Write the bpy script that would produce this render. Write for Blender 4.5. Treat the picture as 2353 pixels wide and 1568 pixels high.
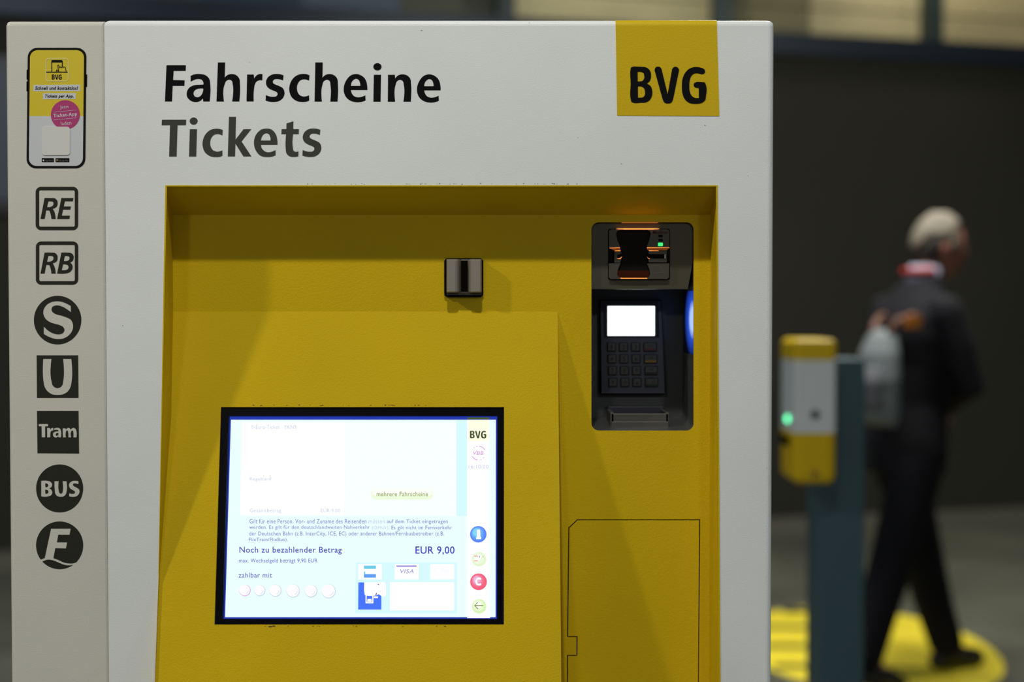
import bpy, bmesh, math, random
from mathutils import Vector, Matrix

random.seed(7)
for o in list(bpy.data.objects):
    bpy.data.objects.remove(o)
SC = bpy.context.scene
COL = SC.collection

# ------------------------------------------------------------------ camera
F = 3268.0            # focal length in pixels of the 2353 x 1568 frame (50 mm)
CX, CY = 1176.5, 784.0
D = 1.483             # camera to machine front
EYE = 1.39
PITCH = math.radians(1.44)
cam = bpy.data.cameras.new('camera')
cam.sensor_width = 36.0
cam.lens = 36.0 * F / 2353.0
cam.clip_start = 0.05
cam.dof.use_dof = True
cam.dof.focus_distance = D + 0.012
cam.dof.aperture_fstop = 2.5
camo = bpy.data.objects.new('camera', cam)
camo.location = (0, -D, EYE)
camo.rotation_euler = (math.pi / 2 - PITCH, 0, 0)
COL.objects.link(camo)
SC.camera = camo

# ------------------------------------------------------------------ world, exposure
SC.view_settings.view_transform = 'Standard'
SC.view_settings.look = 'None'
SC.view_settings.gamma = 1.0
SC.view_settings.use_curve_mapping = False
SC.view_settings.exposure = 0.0
w = bpy.data.worlds.new('station_air')
SC.world = w
w.use_nodes = True
w.node_tree.nodes['Background'].inputs[0].default_value = (0.80, 0.86, 0.88, 1)
w.node_tree.nodes['Background'].inputs[1].default_value = 0.09


def lamp(name, loc, power, size, color=(1, .97, .9), aim=None, spread=math.pi):
    l = bpy.data.lights.new(name, 'AREA')
    l.shape = 'DISK'
    l.size = size
    l.energy = power
    l.color = color
    l.spread = spread
    o = bpy.data.objects.new(name, l)
    o.location = loc
    if aim is not None:
        d = Vector(aim) - Vector(loc)
        o.rotation_euler = d.to_track_quat('-Z', 'Y').to_euler()
    COL.objects.link(o)
    return o


# the row of ceiling downlights over the passage in front of the machine
lamp('ceiling_or_fill_lamp', (-.07, -1.07, 3.05), 22.5, .08, (1, .98, .92))
lamp('ceiling_or_fill_lamp', (-2.35, -1.07, 3.05), 47, .14, (1, .95, .84))
lamp('ceiling_or_fill_lamp', (2.7, -1.07, 3.05), 11, .3, (.86, .95, 1.0))
# unseen fill lamps added behind the camera to brighten the shaded recess
lamp('ceiling_or_fill_lamp', (-1.6, -5.3, 3.05), 56, .5, (1, .98, .92))
lamp('ceiling_or_fill_lamp', (1.4, -5.3, 3.05), 56, .5, (.92, .97, 1.0))
# the lamps of the hall behind the machine
lamp('hall_lamp', (1.1, 3.3, 3.7), 115, .5, (1, .98, .90))
lamp('hall_lamp', (2.9, 4.6, 3.7), 42, .5, (1, .98, .90))
lamp('hall_lamp', (-2.2, 3.6, 3.7), 40, .5, (.85, .93, 1))


# ------------------------------------------------------------------ helpers
def lin(r, g, b):
    f = lambda c: ((c / 255) / 12.92) if c / 255 <= .04045 else (((c / 255) + .055) / 1.055) ** 2.4
    return (f(r), f(g), f(b))


MATS = {}


def mat(name, col, rough=.5, metal=0., bump=None, mottle=0., spec=.5, coat=0., specks=0., mscale=6):
    if name in MATS:
        return MATS[name]
    m = bpy.data.materials.new(name)
    m.use_nodes = True
    nt = m.node_tree
    b = nt.nodes['Principled BSDF']
    b.inputs['Base Color'].default_value = (*col, 1)
    b.inputs['Roughness'].default_value = rough
    b.inputs['Metallic'].default_value = metal
    b.inputs['Specular IOR Level'].default_value = spec
    b.inputs['Coat Weight'].default_value = coat
    tc = nt.nodes.new('ShaderNodeTexCoord')
    if mottle > 0 or specks > 0:
        n = nt.nodes.new('ShaderNodeTexNoise')
        n.inputs['Scale'].default_value = mscale
        n.inputs['Detail'].default_value = 5
        nt.links.new(tc.outputs['Object'], n.inputs['Vector'])
        r = nt.nodes.new('ShaderNodeValToRGB')
        r.color_ramp.elements[0].position = .3
        r.color_ramp.elements[1].position = .7
        r.color_ramp.elements[0].color = (*[c * (1 - mottle) for c in col], 1)
        r.color_ramp.elements[1].color = (*[min(1, c * (1 + mottle * .5)) for c in col], 1)
        nt.links.new(n.outputs['Fac'], r.inputs[0])
        out = r.outputs[0]
        if specks > 0:
            v = nt.nodes.new('ShaderNodeTexVoronoi')
            v.inputs['Scale'].default_value = 26
            nt.links.new(tc.outputs['Object'], v.inputs['Vector'])
            lt = nt.nodes.new('ShaderNodeMath')
            lt.operation = 'LESS_THAN'
            lt.inputs[1].default_value = .018
            nt.links.new(v.outputs['Distance'], lt.inputs[0])
            sc = nt.nodes.new('ShaderNodeMath')
            sc.operation = 'MULTIPLY'
            sc.inputs[1].default_value = specks
            nt.links.new(lt.outputs[0], sc.inputs[0])
            mx = nt.nodes.new('ShaderNodeMixRGB')
            mx.inputs[2].default_value = (.1, .09, .07, 1)
            nt.links.new(sc.outputs[0], mx.inputs[0])
            nt.links.new(out, mx.inputs[1])
            out = mx.outputs[0]
        nt.links.new(out, b.inputs['Base Color'])
    if bump:
        n2 = nt.nodes.new('ShaderNodeTexNoise')
        n2.inputs['Scale'].default_value = bump[0]
        n2.inputs['Detail'].default_value = 2
        nt.links.new(tc.outputs['Object'], n2.inputs['Vector'])
        bp = nt.nodes.new('ShaderNodeBump')
        bp.inputs['Strength'].default_value = bump[1]
        bp.inputs['Distance'].default_value = bump[2]
        nt.links.new(n2.outputs['Fac'], bp.inputs['Height'])
        nt.links.new(bp.outputs[0], b.inputs['Normal'])
    MATS[name] = m
    return m


def emis(name, col, strength=1.0):
    if name in MATS:
        return MATS[name]
    m = bpy.data.materials.new(name)
    m.use_nodes = True
    b = m.node_tree.nodes['Principled BSDF']
    b.inputs['Base Color'].default_value = (0, 0, 0, 1)
    b.inputs['Roughness'].default_value = .4
    b.inputs['Specular IOR Level'].default_value = .1
    b.inputs['Emission Color'].default_value = (*col, 1)
    b.inputs['Emission Strength'].default_value = strength
    MATS[name] = m
    return m


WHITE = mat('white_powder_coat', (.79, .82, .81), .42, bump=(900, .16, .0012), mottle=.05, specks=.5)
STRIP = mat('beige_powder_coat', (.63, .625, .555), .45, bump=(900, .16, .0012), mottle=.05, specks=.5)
YEL = mat('yellow_powder_coat', (.64, .44, .008), .42, bump=(700, .25, .0014), mottle=.06, spec=.08)
YFOIL = mat('yellow_foil', (.64, .445, .010), .36, bump=(800, .22, .0012), spec=.10)
INK = mat('black_ink', (.004, .004, .005), .6, spec=.08)
GREYINK = mat('grey_ink', (.055, .058, .050), .6, spec=.1)
PICTO = mat('dark_pictogram_foil', (.026, .026, .020), .6, spec=.1)
BLACK = mat('black_plastic', (.003, .003, .005), .35, spec=.05)
GAP = mat('dark_gap', (.006, .005, .003), .9, spec=.0)


class Plane:
    """a flat frame in the place: origin, right, up, outward normal"""
    def __init__(s, o, ex, ey):
        s.o = Vector(o)
        s.ex = Vector(ex).normalized()
        s.ey = Vector(ey).normalized()
        s.n = s.ex.cross(s.ey)

    def shifted(s, d):
        return Plane(s.o + s.n * d, s.ex, s.ey)

    def uv(s, px, py):
        c = Vector((0, -D, EYE))
        fw = Vector((0, math.cos(PITCH), -math.sin(PITCH)))
        up = Vector((0, math.sin(PITCH), math.cos(PITCH)))
        r = fw + Vector((1, 0, 0)) * ((px - CX) / F) + up * ((CY - py) / F)
        t = (s.o - c).dot(s.n) / r.dot(s.n)
        p = c + r * t - s.o
        return (p.dot(s.ex), p.dot(s.ey))

    def w(s, u, v, d=0.):
        return s.o + s.ex * u + s.ey * v + s.n * d

    def at(s, px, py, d=0.):
        return s.w(*s.uv(px, py), d)


def obj(name, me, m=None, parent=None):
    o = bpy.data.objects.new(name, me)
    COL.objects.link(o)
    if m is not None:
        me.materials.clear()
        me.materials.append(m)
    if parent is not None:
        o.parent = parent
    return o


def empty(name, loc):
    o = bpy.data.objects.new(name, None)
    o.location = loc
    o.empty_display_size = .1
    COL.objects.link(o)
    return o


def tag(o, label=None, cat=None, group=None, kind=None):
    if label: o['label'] = label
    if cat: o['category'] = cat
    if group: o['group'] = group
    if kind: o['kind'] = kind
    return o


def bm_obj(name, bm, m, parent=None, smooth=False):
    bmesh.ops.recalc_face_normals(bm, faces=bm.faces)
    me = bpy.data.meshes.new(name)
    bm.to_mesh(me)
    bm.free()
    if smooth:
        for p in me.polygons: p.use_smooth = True
    return obj(name, me, m, parent)


def root_of(p):
    while p is not None and p.parent is not None:
        p = p.parent
    return Vector(p.location) if p is not None else Vector((0, 0, 0))


def smooth_contour(pts, seg=7):
    """points (x, y) are smooth, (x, y, 1) are corners; returns a dense closed polygon"""
    n = len(pts)
    P = [Vector(p[:2]) for p in pts]
    corner = [len(p) > 2 for p in pts]
    T = []
    for i in range(n):
        a = P[i] - P[i - 1]
        b = P[(i + 1) % n] - P[i]
        la, lb = a.length or 1e-9, b.length or 1e-9
        t = a / la * lb + b / lb * la
        T.append(t.normalized() if t.length > 0 else Vector((0, 0)))
    out = []
    for i in range(n):
        j = (i + 1) % n
        p0, p3 = P[i], P[j]
        L = (p3 - p0).length / 3
        if corner[i] and corner[j]:
            out.append(p0.copy())
            continue
        t0 = T[i] if not corner[i] else None
        t1 = T[j] if not corner[j] else None
        p1 = p0 + t0 * L if t0 is not None else None
        p2 = p3 - t1 * L if t1 is not None else None
        if p1 is None: p1 = p0 + (p2 - p0) * .5
        if p2 is None: p2 = p3 + (p1 - p3) * .5
        for k in range(seg):
            t = k / seg
            out.append(p0 * (1 - t) ** 3 + p1 * 3 * t * (1 - t) ** 2 + p2 * 3 * t * t * (1 - t) + p3 * t ** 3)
    return [(p.x, p.y) for p in out]


def rrect(x0, y0, x1, y1, r, n=6):
    out = []
    for cx, cy, a in ((x1 - r, y0 + r, -90), (x1 - r, y1 - r, 0), (x0 + r, y1 - r, 90), (x0 + r, y0 + r, 180)):
        for k in range(n + 1):
            t = math.radians(a + 90 * k / n)
            out.append((cx + r * math.cos(t), cy + r * math.sin(t)))
    return out


def ell(cx, cy, rx, ry, n=56, a0=0, a1=360):
    full = abs(a1 - a0) >= 360
    k = n if full else n + 1
    return [(cx + rx * math.cos(math.radians(a0 + (a1 - a0) * i / n)), cy + ry * math.sin(math.radians(a0 + (a1 - a0) * i / n))) for i in range(k)]


def fill_mesh(contours, d0, d1):
    """flat shape with holes (even-odd) of thickness d0..d1, local x, y, z"""
    cu = bpy.data.curves.new('outline', 'CURVE')
    cu.dimensions = '2D'
    cu.fill_mode = 'BOTH'
    cu.extrude = (d1 - d0) / 2 * 1000
    for c in contours:
        sp = cu.splines.new('POLY')
        sp.points.add(len(c) - 1)
        for i, p in enumerate(c):
            sp.points[i].co = (p[0] * 1000, p[1] * 1000, 0, 1)
        sp.use_cyclic_u = True
    o = bpy.data.objects.new('outline', cu)
    COL.objects.link(o)
    dg = bpy.context.evaluated_depsgraph_get()
    me = bpy.data.meshes.new_from_object(o.evaluated_get(dg))
    bpy.data.objects.remove(o)
    bpy.data.curves.remove(cu)
    for v in me.vertices:
        v.co = v.co / 1000
        v.co.z += (d0 + d1) / 2
    return me


def put(me, plane, base=Vector((0, 0, 0))):
    for v in me.vertices:
        v.co = plane.w(v.co.x, v.co.y, v.co.z) - base
    return me


def plate(name, plane, contours, d0, d1, m, parent):
    """contours in pixels of the frame, lying on the plane"""
    cs = [[plane.uv(*p) for p in c] for c in contours]
    me = put(fill_mesh(cs, d0, d1), plane, root_of(parent))
    return obj(name, me, m, parent)


def uvplate(name, plane, cs, d0, d1, m, parent):
    me = put(fill_mesh(cs, d0, d1), plane, root_of(parent))
    return obj(name, me, m, parent)


def glyphs(name, plane, ox, oy, s, contours, m, parent, d=.0004):
    cs = [[(ox + p[0] / s, oy + p[1] / s) for p in smooth_contour(c)] for c in contours]
    return plate(name, plane, cs, 0, d, m, parent)


def text(name, plane, body, box, m, parent, bold=0., shear=0., d0=0., d1=.0003, rot=0., space=1.0):
    """box: x0, y0, x1, y1 pixels that the ink fills"""
    c = bpy.data.curves.new('txt', 'FONT')
    c.body = body
    c.offset = bold
    c.shear = shear
    c.space_character = space
    c.resolution_u = 3
    c.fill_mode = 'FRONT'
    o = bpy.data.objects.new('txt', c)
    COL.objects.link(o)
    dg = bpy.context.evaluated_depsgraph_get()
    me = bpy.data.meshes.new_from_object(o.evaluated_get(dg))
    bpy.data.objects.remove(o)
    bpy.data.curves.remove(c)
    xs = [v.co.x for v in me.vertices]
    ys = [v.co.y for v in me.vertices]
    X0, X1, Y0, Y1 = min(xs), max(xs), min(ys), max(ys)
    x0, y0, x1, y1 = box
    cx, cy = (x0 + x1) / 2, (y0 + y1) / 2
    ca, sa = math.cos(rot), math.sin(rot)
    base = root_of(parent)
    for v in me.vertices:
        px = x0 + (v.co.x - X0) / (X1 - X0) * (x1 - x0) - cx
        py = y1 - (v.co.y - Y0) / (Y1 - Y0) * (y1 - y0) - cy
        u, w_ = plane.uv(cx + px * ca + py * sa, cy - px * sa + py * ca)
        v.co = plane.w(u, w_, d1) - base
    return obj(name, me, m, parent)


def stroke(pts, wdt, closed=False):
    """outline polygon of a poly-line with round ends"""
    P = [Vector(p) for p in pts]
    L, R = [], []
    n = len(P)
    for i in range(n):
        a = P[max(i - 1, 0)]
        b = P[min(i + 1, n - 1)]
        t = (b - a).normalized()
        nn = Vector((-t.y, t.x)) * wdt / 2
        L.append(P[i] + nn)
        R.append(P[i] - nn)
    t0 = (P[0] - P[1]).normalized()
    t1 = (P[-1] - P[-2]).normalized()
    pol = L + [P[-1] + t1 * wdt * .35] + R[::-1] + [P[0] + t0 * wdt * .35]
    return [(p.x, p.y) for p in pol]


def box_bm(bm, x0, x1, y0, y1, z0, z1):
    vs = [bm.verts.new((x, y, z)) for x in (x0, x1) for y in (y0, y1) for z in (z0, z1)]
    for f in ((0, 1, 3, 2), (4, 6, 7, 5), (0, 4, 5, 1), (2, 3, 7, 6), (0, 2, 6, 4), (1, 5, 7, 3)):
        bm.faces.new([vs[i] for i in f])
    return vs


def box(name, x0, x1, y0, y1, z0, z1, m, parent=None, bevel=0., seg=3, base=None):
    base = root_of(parent) if base is None else Vector(base)
    bm = bmesh.new()
    box_bm(bm, x0 - base.x, x1 - base.x, y0 - base.y, y1 - base.y, z0 - base.z, z1 - base.z)
    if bevel:
        bmesh.ops.bevel(bm, geom=list(bm.edges), offset=bevel, segments=seg, profile=.5, affect='EDGES')
    return bm_obj(name, bm, m, parent)


# ------------------------------------------------------------------ the hall
def struct(o):
    o['kind'] = 'structure'
    return o


FLOOR = mat('hall_floor', (.098, .100, .074), .55, mottle=.55, mscale=.9)
bm = bmesh.new()
bmesh.ops.create_grid(bm, x_segments=1, y_segments=1, size=1)
for v in bm.verts:
    v.co = (v.co.x * 14, v.co.y * 14, 0)
struct(bm_obj('floor', bm, FLOOR))

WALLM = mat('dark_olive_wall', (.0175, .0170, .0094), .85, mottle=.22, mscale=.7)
# the wall runs away to the right
WA = Vector((1.642, 7.117, 0))
WD = Vector((3.095 - 1.642, 7.517 - 7.117, 0)).normalized()
WPL = Plane(WA, WD, (0, 0, 1))


def slab(name, plane, u0, u1, v0, v1, d0, d1, m, parent=None):
    bm = bmesh.new()
    base = root_of(parent)
    vs = [bm.verts.new(plane.w(u, v, d) - base) for u in (u0, u1) for d in (d0, d1) for v in (v0, v1)]
    for f in ((0, 1, 3, 2), (4, 6, 7, 5), (0, 4, 5, 1), (2, 3, 7, 6), (0, 2, 6, 4), (1, 5, 7, 3)):
        bm.faces.new([vs[i] for i in f])
    return bm_obj(name, bm, m, parent)


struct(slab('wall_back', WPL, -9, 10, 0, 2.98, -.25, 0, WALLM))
COPING = mat('blue_steel', (.012, .020, .035), .45, metal=.3)
struct(slab('trim_1', WPL, -9, 10, 2.90, 3.03, -.25, .03, COPING))
SKIRT = mat('stone_skirting', (.12, .115, .085), .7)
struct(slab('baseboard_back', WPL, -9, 10, 0, .10, 0, .02, SKIRT))

# upper cladding above the wall: separate panels between steel posts
UPL = WPL.shifted(-.30)
up = empty('wall_upper', UPL.w(0, 3.0, 0))
struct(up)
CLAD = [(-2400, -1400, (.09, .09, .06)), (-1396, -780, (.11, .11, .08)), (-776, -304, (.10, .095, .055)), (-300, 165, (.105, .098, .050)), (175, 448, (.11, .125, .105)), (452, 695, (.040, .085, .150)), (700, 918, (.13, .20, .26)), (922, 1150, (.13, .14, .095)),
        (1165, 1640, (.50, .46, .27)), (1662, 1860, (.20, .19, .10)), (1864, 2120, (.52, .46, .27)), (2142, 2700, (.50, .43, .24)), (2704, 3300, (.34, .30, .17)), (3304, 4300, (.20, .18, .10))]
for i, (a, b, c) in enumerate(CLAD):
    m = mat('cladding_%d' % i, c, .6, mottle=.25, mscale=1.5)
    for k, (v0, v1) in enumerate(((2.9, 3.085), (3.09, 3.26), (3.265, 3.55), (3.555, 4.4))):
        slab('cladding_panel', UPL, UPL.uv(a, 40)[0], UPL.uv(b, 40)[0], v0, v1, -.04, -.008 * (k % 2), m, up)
POSTM = mat('teal_steel_post', (.030, .050, .052), .4, metal=.2)
for px, wd in ((170, .10), (1155, .10), (1651, .11), (2131, .11)):
    u = UPL.uv(px, 40)[0]
    slab('post', UPL, u - wd / 2, u + wd / 2, 2.9, 4.4, 0, .10, POSTM, up)
# wall washers over the upper cladding
for px, pw in ((1440, 11), (2060, 8), (2330, 3)):
    p = UPL.w(UPL.uv(px, 40)[0], 4.1, .55)
    lamp('wall_washer', p, pw, .2, (1, .93, .74), aim=UPL.w(UPL.uv(px, 40)[0], 3.05, 0))

# left end: bluish boards beyond the machine, seen in the sliver beside it
LW = WPL
sb = tag(empty('notice_board', WPL.w(-4.05, 0, .06)), 'blue grey notice board on the dark wall left of the machine', 'board')
slab('board_face', WPL, -4.6, -3.5, 1.93, 2.62, .005, .05, mat('slate_board', (.06, .075, .10), .5), sb)
slab('frame', WPL, -4.66, -3.44, 1.87, 2.68, .002, .03, mat('board_frame', (.05, .05, .05), .4, metal=.5), sb)

# ------------------------------------------------------------------ floor sticker
GP = Plane((0, 0, 0), (1, 0, 0), (0, 1, 0))
fy = mat('yellow_floor_foil', (.86, .70, .035), .5, mottle=.12, mscale=9)
fc = GP.at(1985, 1487)
fs = tag(empty('floor_sticker', (fc.x, fc.y, 0)), 'oval yellow floor sticker under the walking man', 'floor sticker')
fpl = Plane((fc.x, fc.y, 0), (1, 0, 0), (0, 1, 0))
uvplate('foil', fpl, [ell(0, 0, .508, .76)], 0, .002, fy, fs)
for py in (1405, 1443, 1487, 1533):
    c = GP.at(1800, py)
    l = GP.at(1990, py)
    b = .034 if py > 1410 else .045
    x0 = -.50 * math.sqrt(max(0, 1 - ((c.y - fc.y) / .76) ** 2)) + .03
    x1 = GP.at(1868, py).x - fc.x
    if x1 > x0 + .05:
        uvplate('print_line', fpl, [rrect(x0, c.y - fc.y - b, x1, c.y - fc.y + b, .015)], .002, .0025, mat('floor_print', (.03, .028, .012), .5), fs)
lp = GP.at(2080, 1538)
uvplate('print_line', fpl, [rrect(lp.x - fc.x - .06, lp.y - fc.y - .02, lp.x - fc.x + .05, lp.y - fc.y + .015, .012)], .002, .0025, MATS['floor_print'], fs)

# ------------------------------------------------------------------ the ticket machine
FACE = Plane((0, 0, 0), (1, 0, 0), (0, 0, 1))
DEP = .052
BACK = Plane((0, DEP, 0), (1, 0, 0), (0, 0, 1))
SLOPE = .178
tm = tag(empty('ticket_machine', (0, .25, 0)), 'large white ticket vending machine with yellow recessed front and lit touch screen', 'ticket machine')
BASE = Vector((0, .25, 0))

XL = FACE.uv(17, 700)[0]
XS = FACE.uv(244, 700)[0]
XR = FACE.uv(1778, 500)[0]
ZT = FACE.uv(900, 45)[1]
MD = .55
ZB = .10


def bevel_named(bm, test, off, seg=4):
    es = [e for e in bm.edges if test(e)]
    bmesh.ops.bevel(bm, geom=es, offset=off, segments=seg, profile=.5, affect='EDGES')


# opening of the white shell (slightly wider towards the foot)
OTL = FACE.at(380, 426); OTR = FACE.at(1649, 426)
OZB = .62
k = (FACE.at(364.5, 1310).x - OTL.x) / (OTL.z - FACE.at(364.5, 1310).z)
OML = Vector((FACE.at(364.5, 1310).x, 0, FACE.at(364.5, 1310).z))
OBL = Vector((OML.x, 0, OZB))
k = (FACE.at(1655, 1500).x - OTR.x) / (OTR.z - FACE.at(1655, 1500).z)
OBR = Vector((OTR.x + k * (OTR.z - OZB), 0, OZB))

bm = bmesh.new()
o4 = [bm.verts.new(Vector(p) - BASE) for p in ((XS, 0, ZB), (XR, 0, ZB), (XR, 0, ZT), (XS, 0, ZT))]
OMR = OTR + (OBR - OTR) * ((OTR.z - OML.z) / (OTR.z - OZB))
o4 = [o4[0], o4[1], bm.verts.new(Vector((XR, 0, OML.z)) - BASE), o4[2], o4[3], bm.verts.new(Vector((XS, 0, OML.z)) - BASE)]
HOLE = (OBL, OBR, OMR, OTR, OTL, OML)
i4 = [bm.verts.new(p - BASE) for p in HOLE]
b4 = [bm.verts.new(Vector(p) - BASE) for p in ((XS, MD, ZB), (XR, MD, ZB), (XR, MD, OML.z), (XR, MD, ZT), (XS, MD, ZT), (XS, MD, OML.z))]
j4 = [bm.verts.new(p - BASE + Vector((0, .006, 0))) for p in HOLE]
for a in range(6):
    b = (a + 1) % 6
    bm.faces.new((o4[a], o4[b], i4[b], i4[a]))
    bm.faces.new((o4[a], b4[a], b4[b], o4[b]))
    bm.faces.new((i4[a], i4[b], j4[b], j4[a]))
bm.faces.new(b4[::-1])
bmesh.ops.recalc_face_normals(bm, faces=bm.faces)
bm.edges.ensure_lookup_table()
eps = 1e-5
outer = set(o4) | set(b4)
es = [e for e in bm.edges if e.verts[0] in outer and e.verts[1] in outer and max(v.co.x for v in e.verts) > XR - .01 and e.calc_face_angle(0) > .5]
es += [e for e in bm.edges if e.verts[0] in outer and e.verts[1] in outer and all(v.co.z > ZT - .01 for v in e.verts) and e not in es]
es = [e for e in es if e.calc_face_angle(0) > .5]
bmesh.ops.bevel(bm, geom=list(set(es)), offset=.0065, segments=5, profile=.5, affect='EDGES')
bm_obj('cabinet', bm, WHITE, tm)

bm = bmesh.new()
box_bm(bm, XL, XS - .0006, 0 - BASE.y, MD - BASE.y, ZB, ZT - .0012)
bm.edges.ensure_lookup_table()
es = [e for e in bm.edges if not all(v.co.x > XS - .01 for v in e.verts)]
bmesh.ops.bevel(bm, geom=es, offset=.005, segments=4, profile=.5, affect='EDGES')
es = [e for e in bm.edges if all(v.co.x > XS - .002 for v in e.verts) and all(v.co.y < -BASE.y + .001 for v in e.verts)]
bmesh.ops.bevel(bm, geom=es, offset=.0022, segments=2, profile=.5, affect='EDGES')
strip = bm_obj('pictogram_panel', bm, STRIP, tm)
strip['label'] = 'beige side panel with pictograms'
box('plinth', XL + .03, XR - .03, .04, MD - .03, 0, ZB, mat('plinth_grey', (.08, .08, .085), .6), tm)

# yellow recess: sloping ceiling and side walls
CTL = BACK.at(395.5, 494); CTR = BACK.at(1632, 494)
ZC = BACK.uv(900, 716)[1]          # crease where the console starts to lean forward
XE = BACK.uv(1281.5, 716)[0]       # right edge of the console at the crease
XLw = BACK.uv(397.5, 650)[0]
XRw = BACK.uv(1632.5, 650)[0]


def con_y(z):
    return DEP - SLOPE * (ZC - z)


bm = bmesh.new()


def quad(bm, *ps):
    bm.faces.new([bm.verts.new(Vector(p) - BASE) for p in ps])


Y0 = .0002
quad(bm, (OTL.x, Y0, OTL.z), (OTR.x, Y0, OTR.z), (XRw, DEP, CTR.z), (XLw, DEP, CTL.z))
quad(bm, (OTL.x, Y0, OTL.z), (XLw, DEP, CTL.z), (XLw, DEP, OML.z), (OML.x, Y0, OML.z))
quad(bm, (OML.x, Y0, OML.z), (XLw, DEP, OML.z), (XLw, DEP, OZB), (OBL.x, Y0, OZB))
quad(bm, (OTR.x, Y0, OTR.z), (OBR.x, Y0, OZB), (XRw, DEP, OZB), (XRw, DEP, CTR.z))
quad(bm, (OBL.x, Y0, OZB), (XLw, DEP, OZB), (XRw, DEP, OZB), (OBR.x, Y0, OZB))
bmesh.ops.remove_doubles(bm, verts=bm.verts, dist=1e-5)
bmesh.ops.recalc_face_normals(bm, faces=bm.faces)
rs = bm_obj('recess_surround', bm, YEL, tm)
# narrow folded lip round the opening
lipc = [[(OTL.x, OTL.z), (OTR.x, OTR.z), (OBR.x, OZB), (OBL.x, OZB), (OML.x, OML.z)],
        [(OTL.x + .0018, OTL.z - .0012), (OTR.x - .0018, OTR.z - .0012), (OBR.x - .0018, OZB + .001), (OBL.x + .0005, OZB + .001), (OML.x + .0005, OML.z)]]
uvplate('recess_lip', FACE, lipc, -.0015, .0006, YEL, tm)

# flat back panel with the opening of the payment niche and of the service flap
NI = rrect(1359, 511, 1594, 990, 17)
FL = [(1326, 1194), (1609, 1194), (1606, 1568), (1604, 1800), (1301, 1800), (1303, 1506), (1324.5, 1506), (1324.5, 1465), (1303, 1465), (1306, 1213)]
ub = [(XLw, CTL.z), (XRw, CTR.z), (XRw, OZB), (XE, OZB), (XE, ZC), (XLw, ZC)]
cs = [ub, [BACK.uv(*p) for p in NI], [BACK.uv(*p) for p in FL]]
uvplate('back_panel', BACK, cs, -.003, 0, YEL, tm)
uvplate('flap_gap', BACK, [[(XE, OZB + .01), (XRw, OZB + .01), (XRw, BACK.uv(0, 1180)[1]), (XE, BACK.uv(0, 1180)[1])]], -.012, -.004, GAP, tm)
# flap itself, inset all round by the gap
cx, cy = 1455, 1497
g = 1.5
FI = [(1327.2, 1196.4), (1606.6, 1196.4), (1603.8, 1568), (1602.5, 1798), (1303.5, 1798), (1305.4, 1508.4), (1327, 1508.4), (1327, 1462.6), (1305.4, 1462.6), (1308.4, 1214.4)]
fp = uvplate('service_flap', BACK, [[BACK.uv(*p) for p in FI]], -.003, 0, YEL, tm)

# leaning console panel with the hole for the screen
tdir = Vector((0, -SLOPE, -1)).normalized()
CON = Plane((0, DEP, ZC), (1, 0, 0), -tdir)
SCR = [(508, 935), (1158, 937), (1158, 1438), (492, 1434)]
scr_uv = [CON.uv(*p) for p in SCR]
su0 = (scr_uv[0][0] + scr_uv[3][0]) / 2; su1 = (scr_uv[1][0] + scr_uv[2][0]) / 2
sv1 = (scr_uv[0][1] + scr_uv[1][1]) / 2; sv0 = (scr_uv[2][1] + scr_uv[3][1]) / 2
CVB = -(ZC - .66) * math.sqrt(1 + SLOPE ** 2)
cs = [[(XLw, 0), (XE, 0), (XE + .0035, CVB), (OML.x, CVB), (OML.x, CON.uv(900, 1310)[1])], [(su0, sv0), (su1, sv0), (su1, sv1), (su0, sv1)]]
uvplate('console_panel', CON, cs, -.004, 0, YEL, tm)
bm = bmesh.new()
zb = .66
yb = con_y(zb)
xb = XE + .0035
quad(bm, (XE, DEP + .001, ZC), (xb, yb, zb), (xb, DEP + .02, zb))
quad(bm, (OML.x, yb, zb), (OML.x, DEP + .02, zb), (xb, DEP + .02, zb), (xb, yb, zb))
quad(bm, (OML.x, .001, OML.z), (OML.x, DEP, zb), (OML.x, yb, zb))
bm_obj('console_side', bm, YEL, tm)

# ------------------------------------------------------------------ lettering on the face
S1 = 11.765
F_ = [(148, 178, 1), (674, 178, 1), (668, 328, 1), (340, 330, 1), (328, 578, 1), (638, 584, 1), (632, 734, 1), (316, 734, 1), (298, 1156, 1), (106, 1156, 1)]
a_o = [(798, 465, 1), (900, 425), (1050, 414), (1210, 450), (1310, 560), (1330, 680), (1316, 1156, 1), (1142, 1156, 1), (1132, 1074, 1), (1050, 1145), (915, 1170), (780, 1120), (700, 1010), (700, 900), (770, 780), (900, 718), (1040, 704), (1148, 700, 1), (1140, 625), (1085, 560), (1000, 546), (890, 575), (802, 620, 1)]
a_i = [(1144, 805, 1), (1060, 802), (960, 825), (895, 880), (880, 950), (910, 1015), (975, 1042), (1060, 1015), (1120, 930)]
h_ = [(1538, 100, 1), (1734, 100, 1), (1722, 508, 1), (1800, 440), (1910, 416), (2040, 450), (2120, 550), (2134, 680), (2118, 1156, 1), (1924, 1156, 1), (1938, 690), (1915, 600), (1845, 566), (1765, 600), (1718, 700), (1700, 1156, 1), (1500, 1156, 1)]
r_ = [(92, 428, 1), (272, 428, 1), (284, 538, 1), (350, 450), (430, 416), (508, 416, 1), (502, 584, 1), (430, 580), (350, 615), (300, 700), (282, 800), (268, 1154, 1), (76, 1154, 1)]
s_ = [(1078, 448, 1), (980, 420), (880, 412), (760, 432), (650, 510), (602, 640), (640, 760), (740, 835), (850, 880), (905, 915), (915, 965), (880, 1015), (800, 1030), (700, 1020), (600, 984, 1), (592, 1132, 1), (700, 1160), (810, 1168), (950, 1145), (1060, 1060), (1104, 920), (1060, 800), (950, 735), (850, 695), (795, 655), (788, 610), (820, 565), (900, 548), (990, 560), (1064, 586, 1)]
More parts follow.
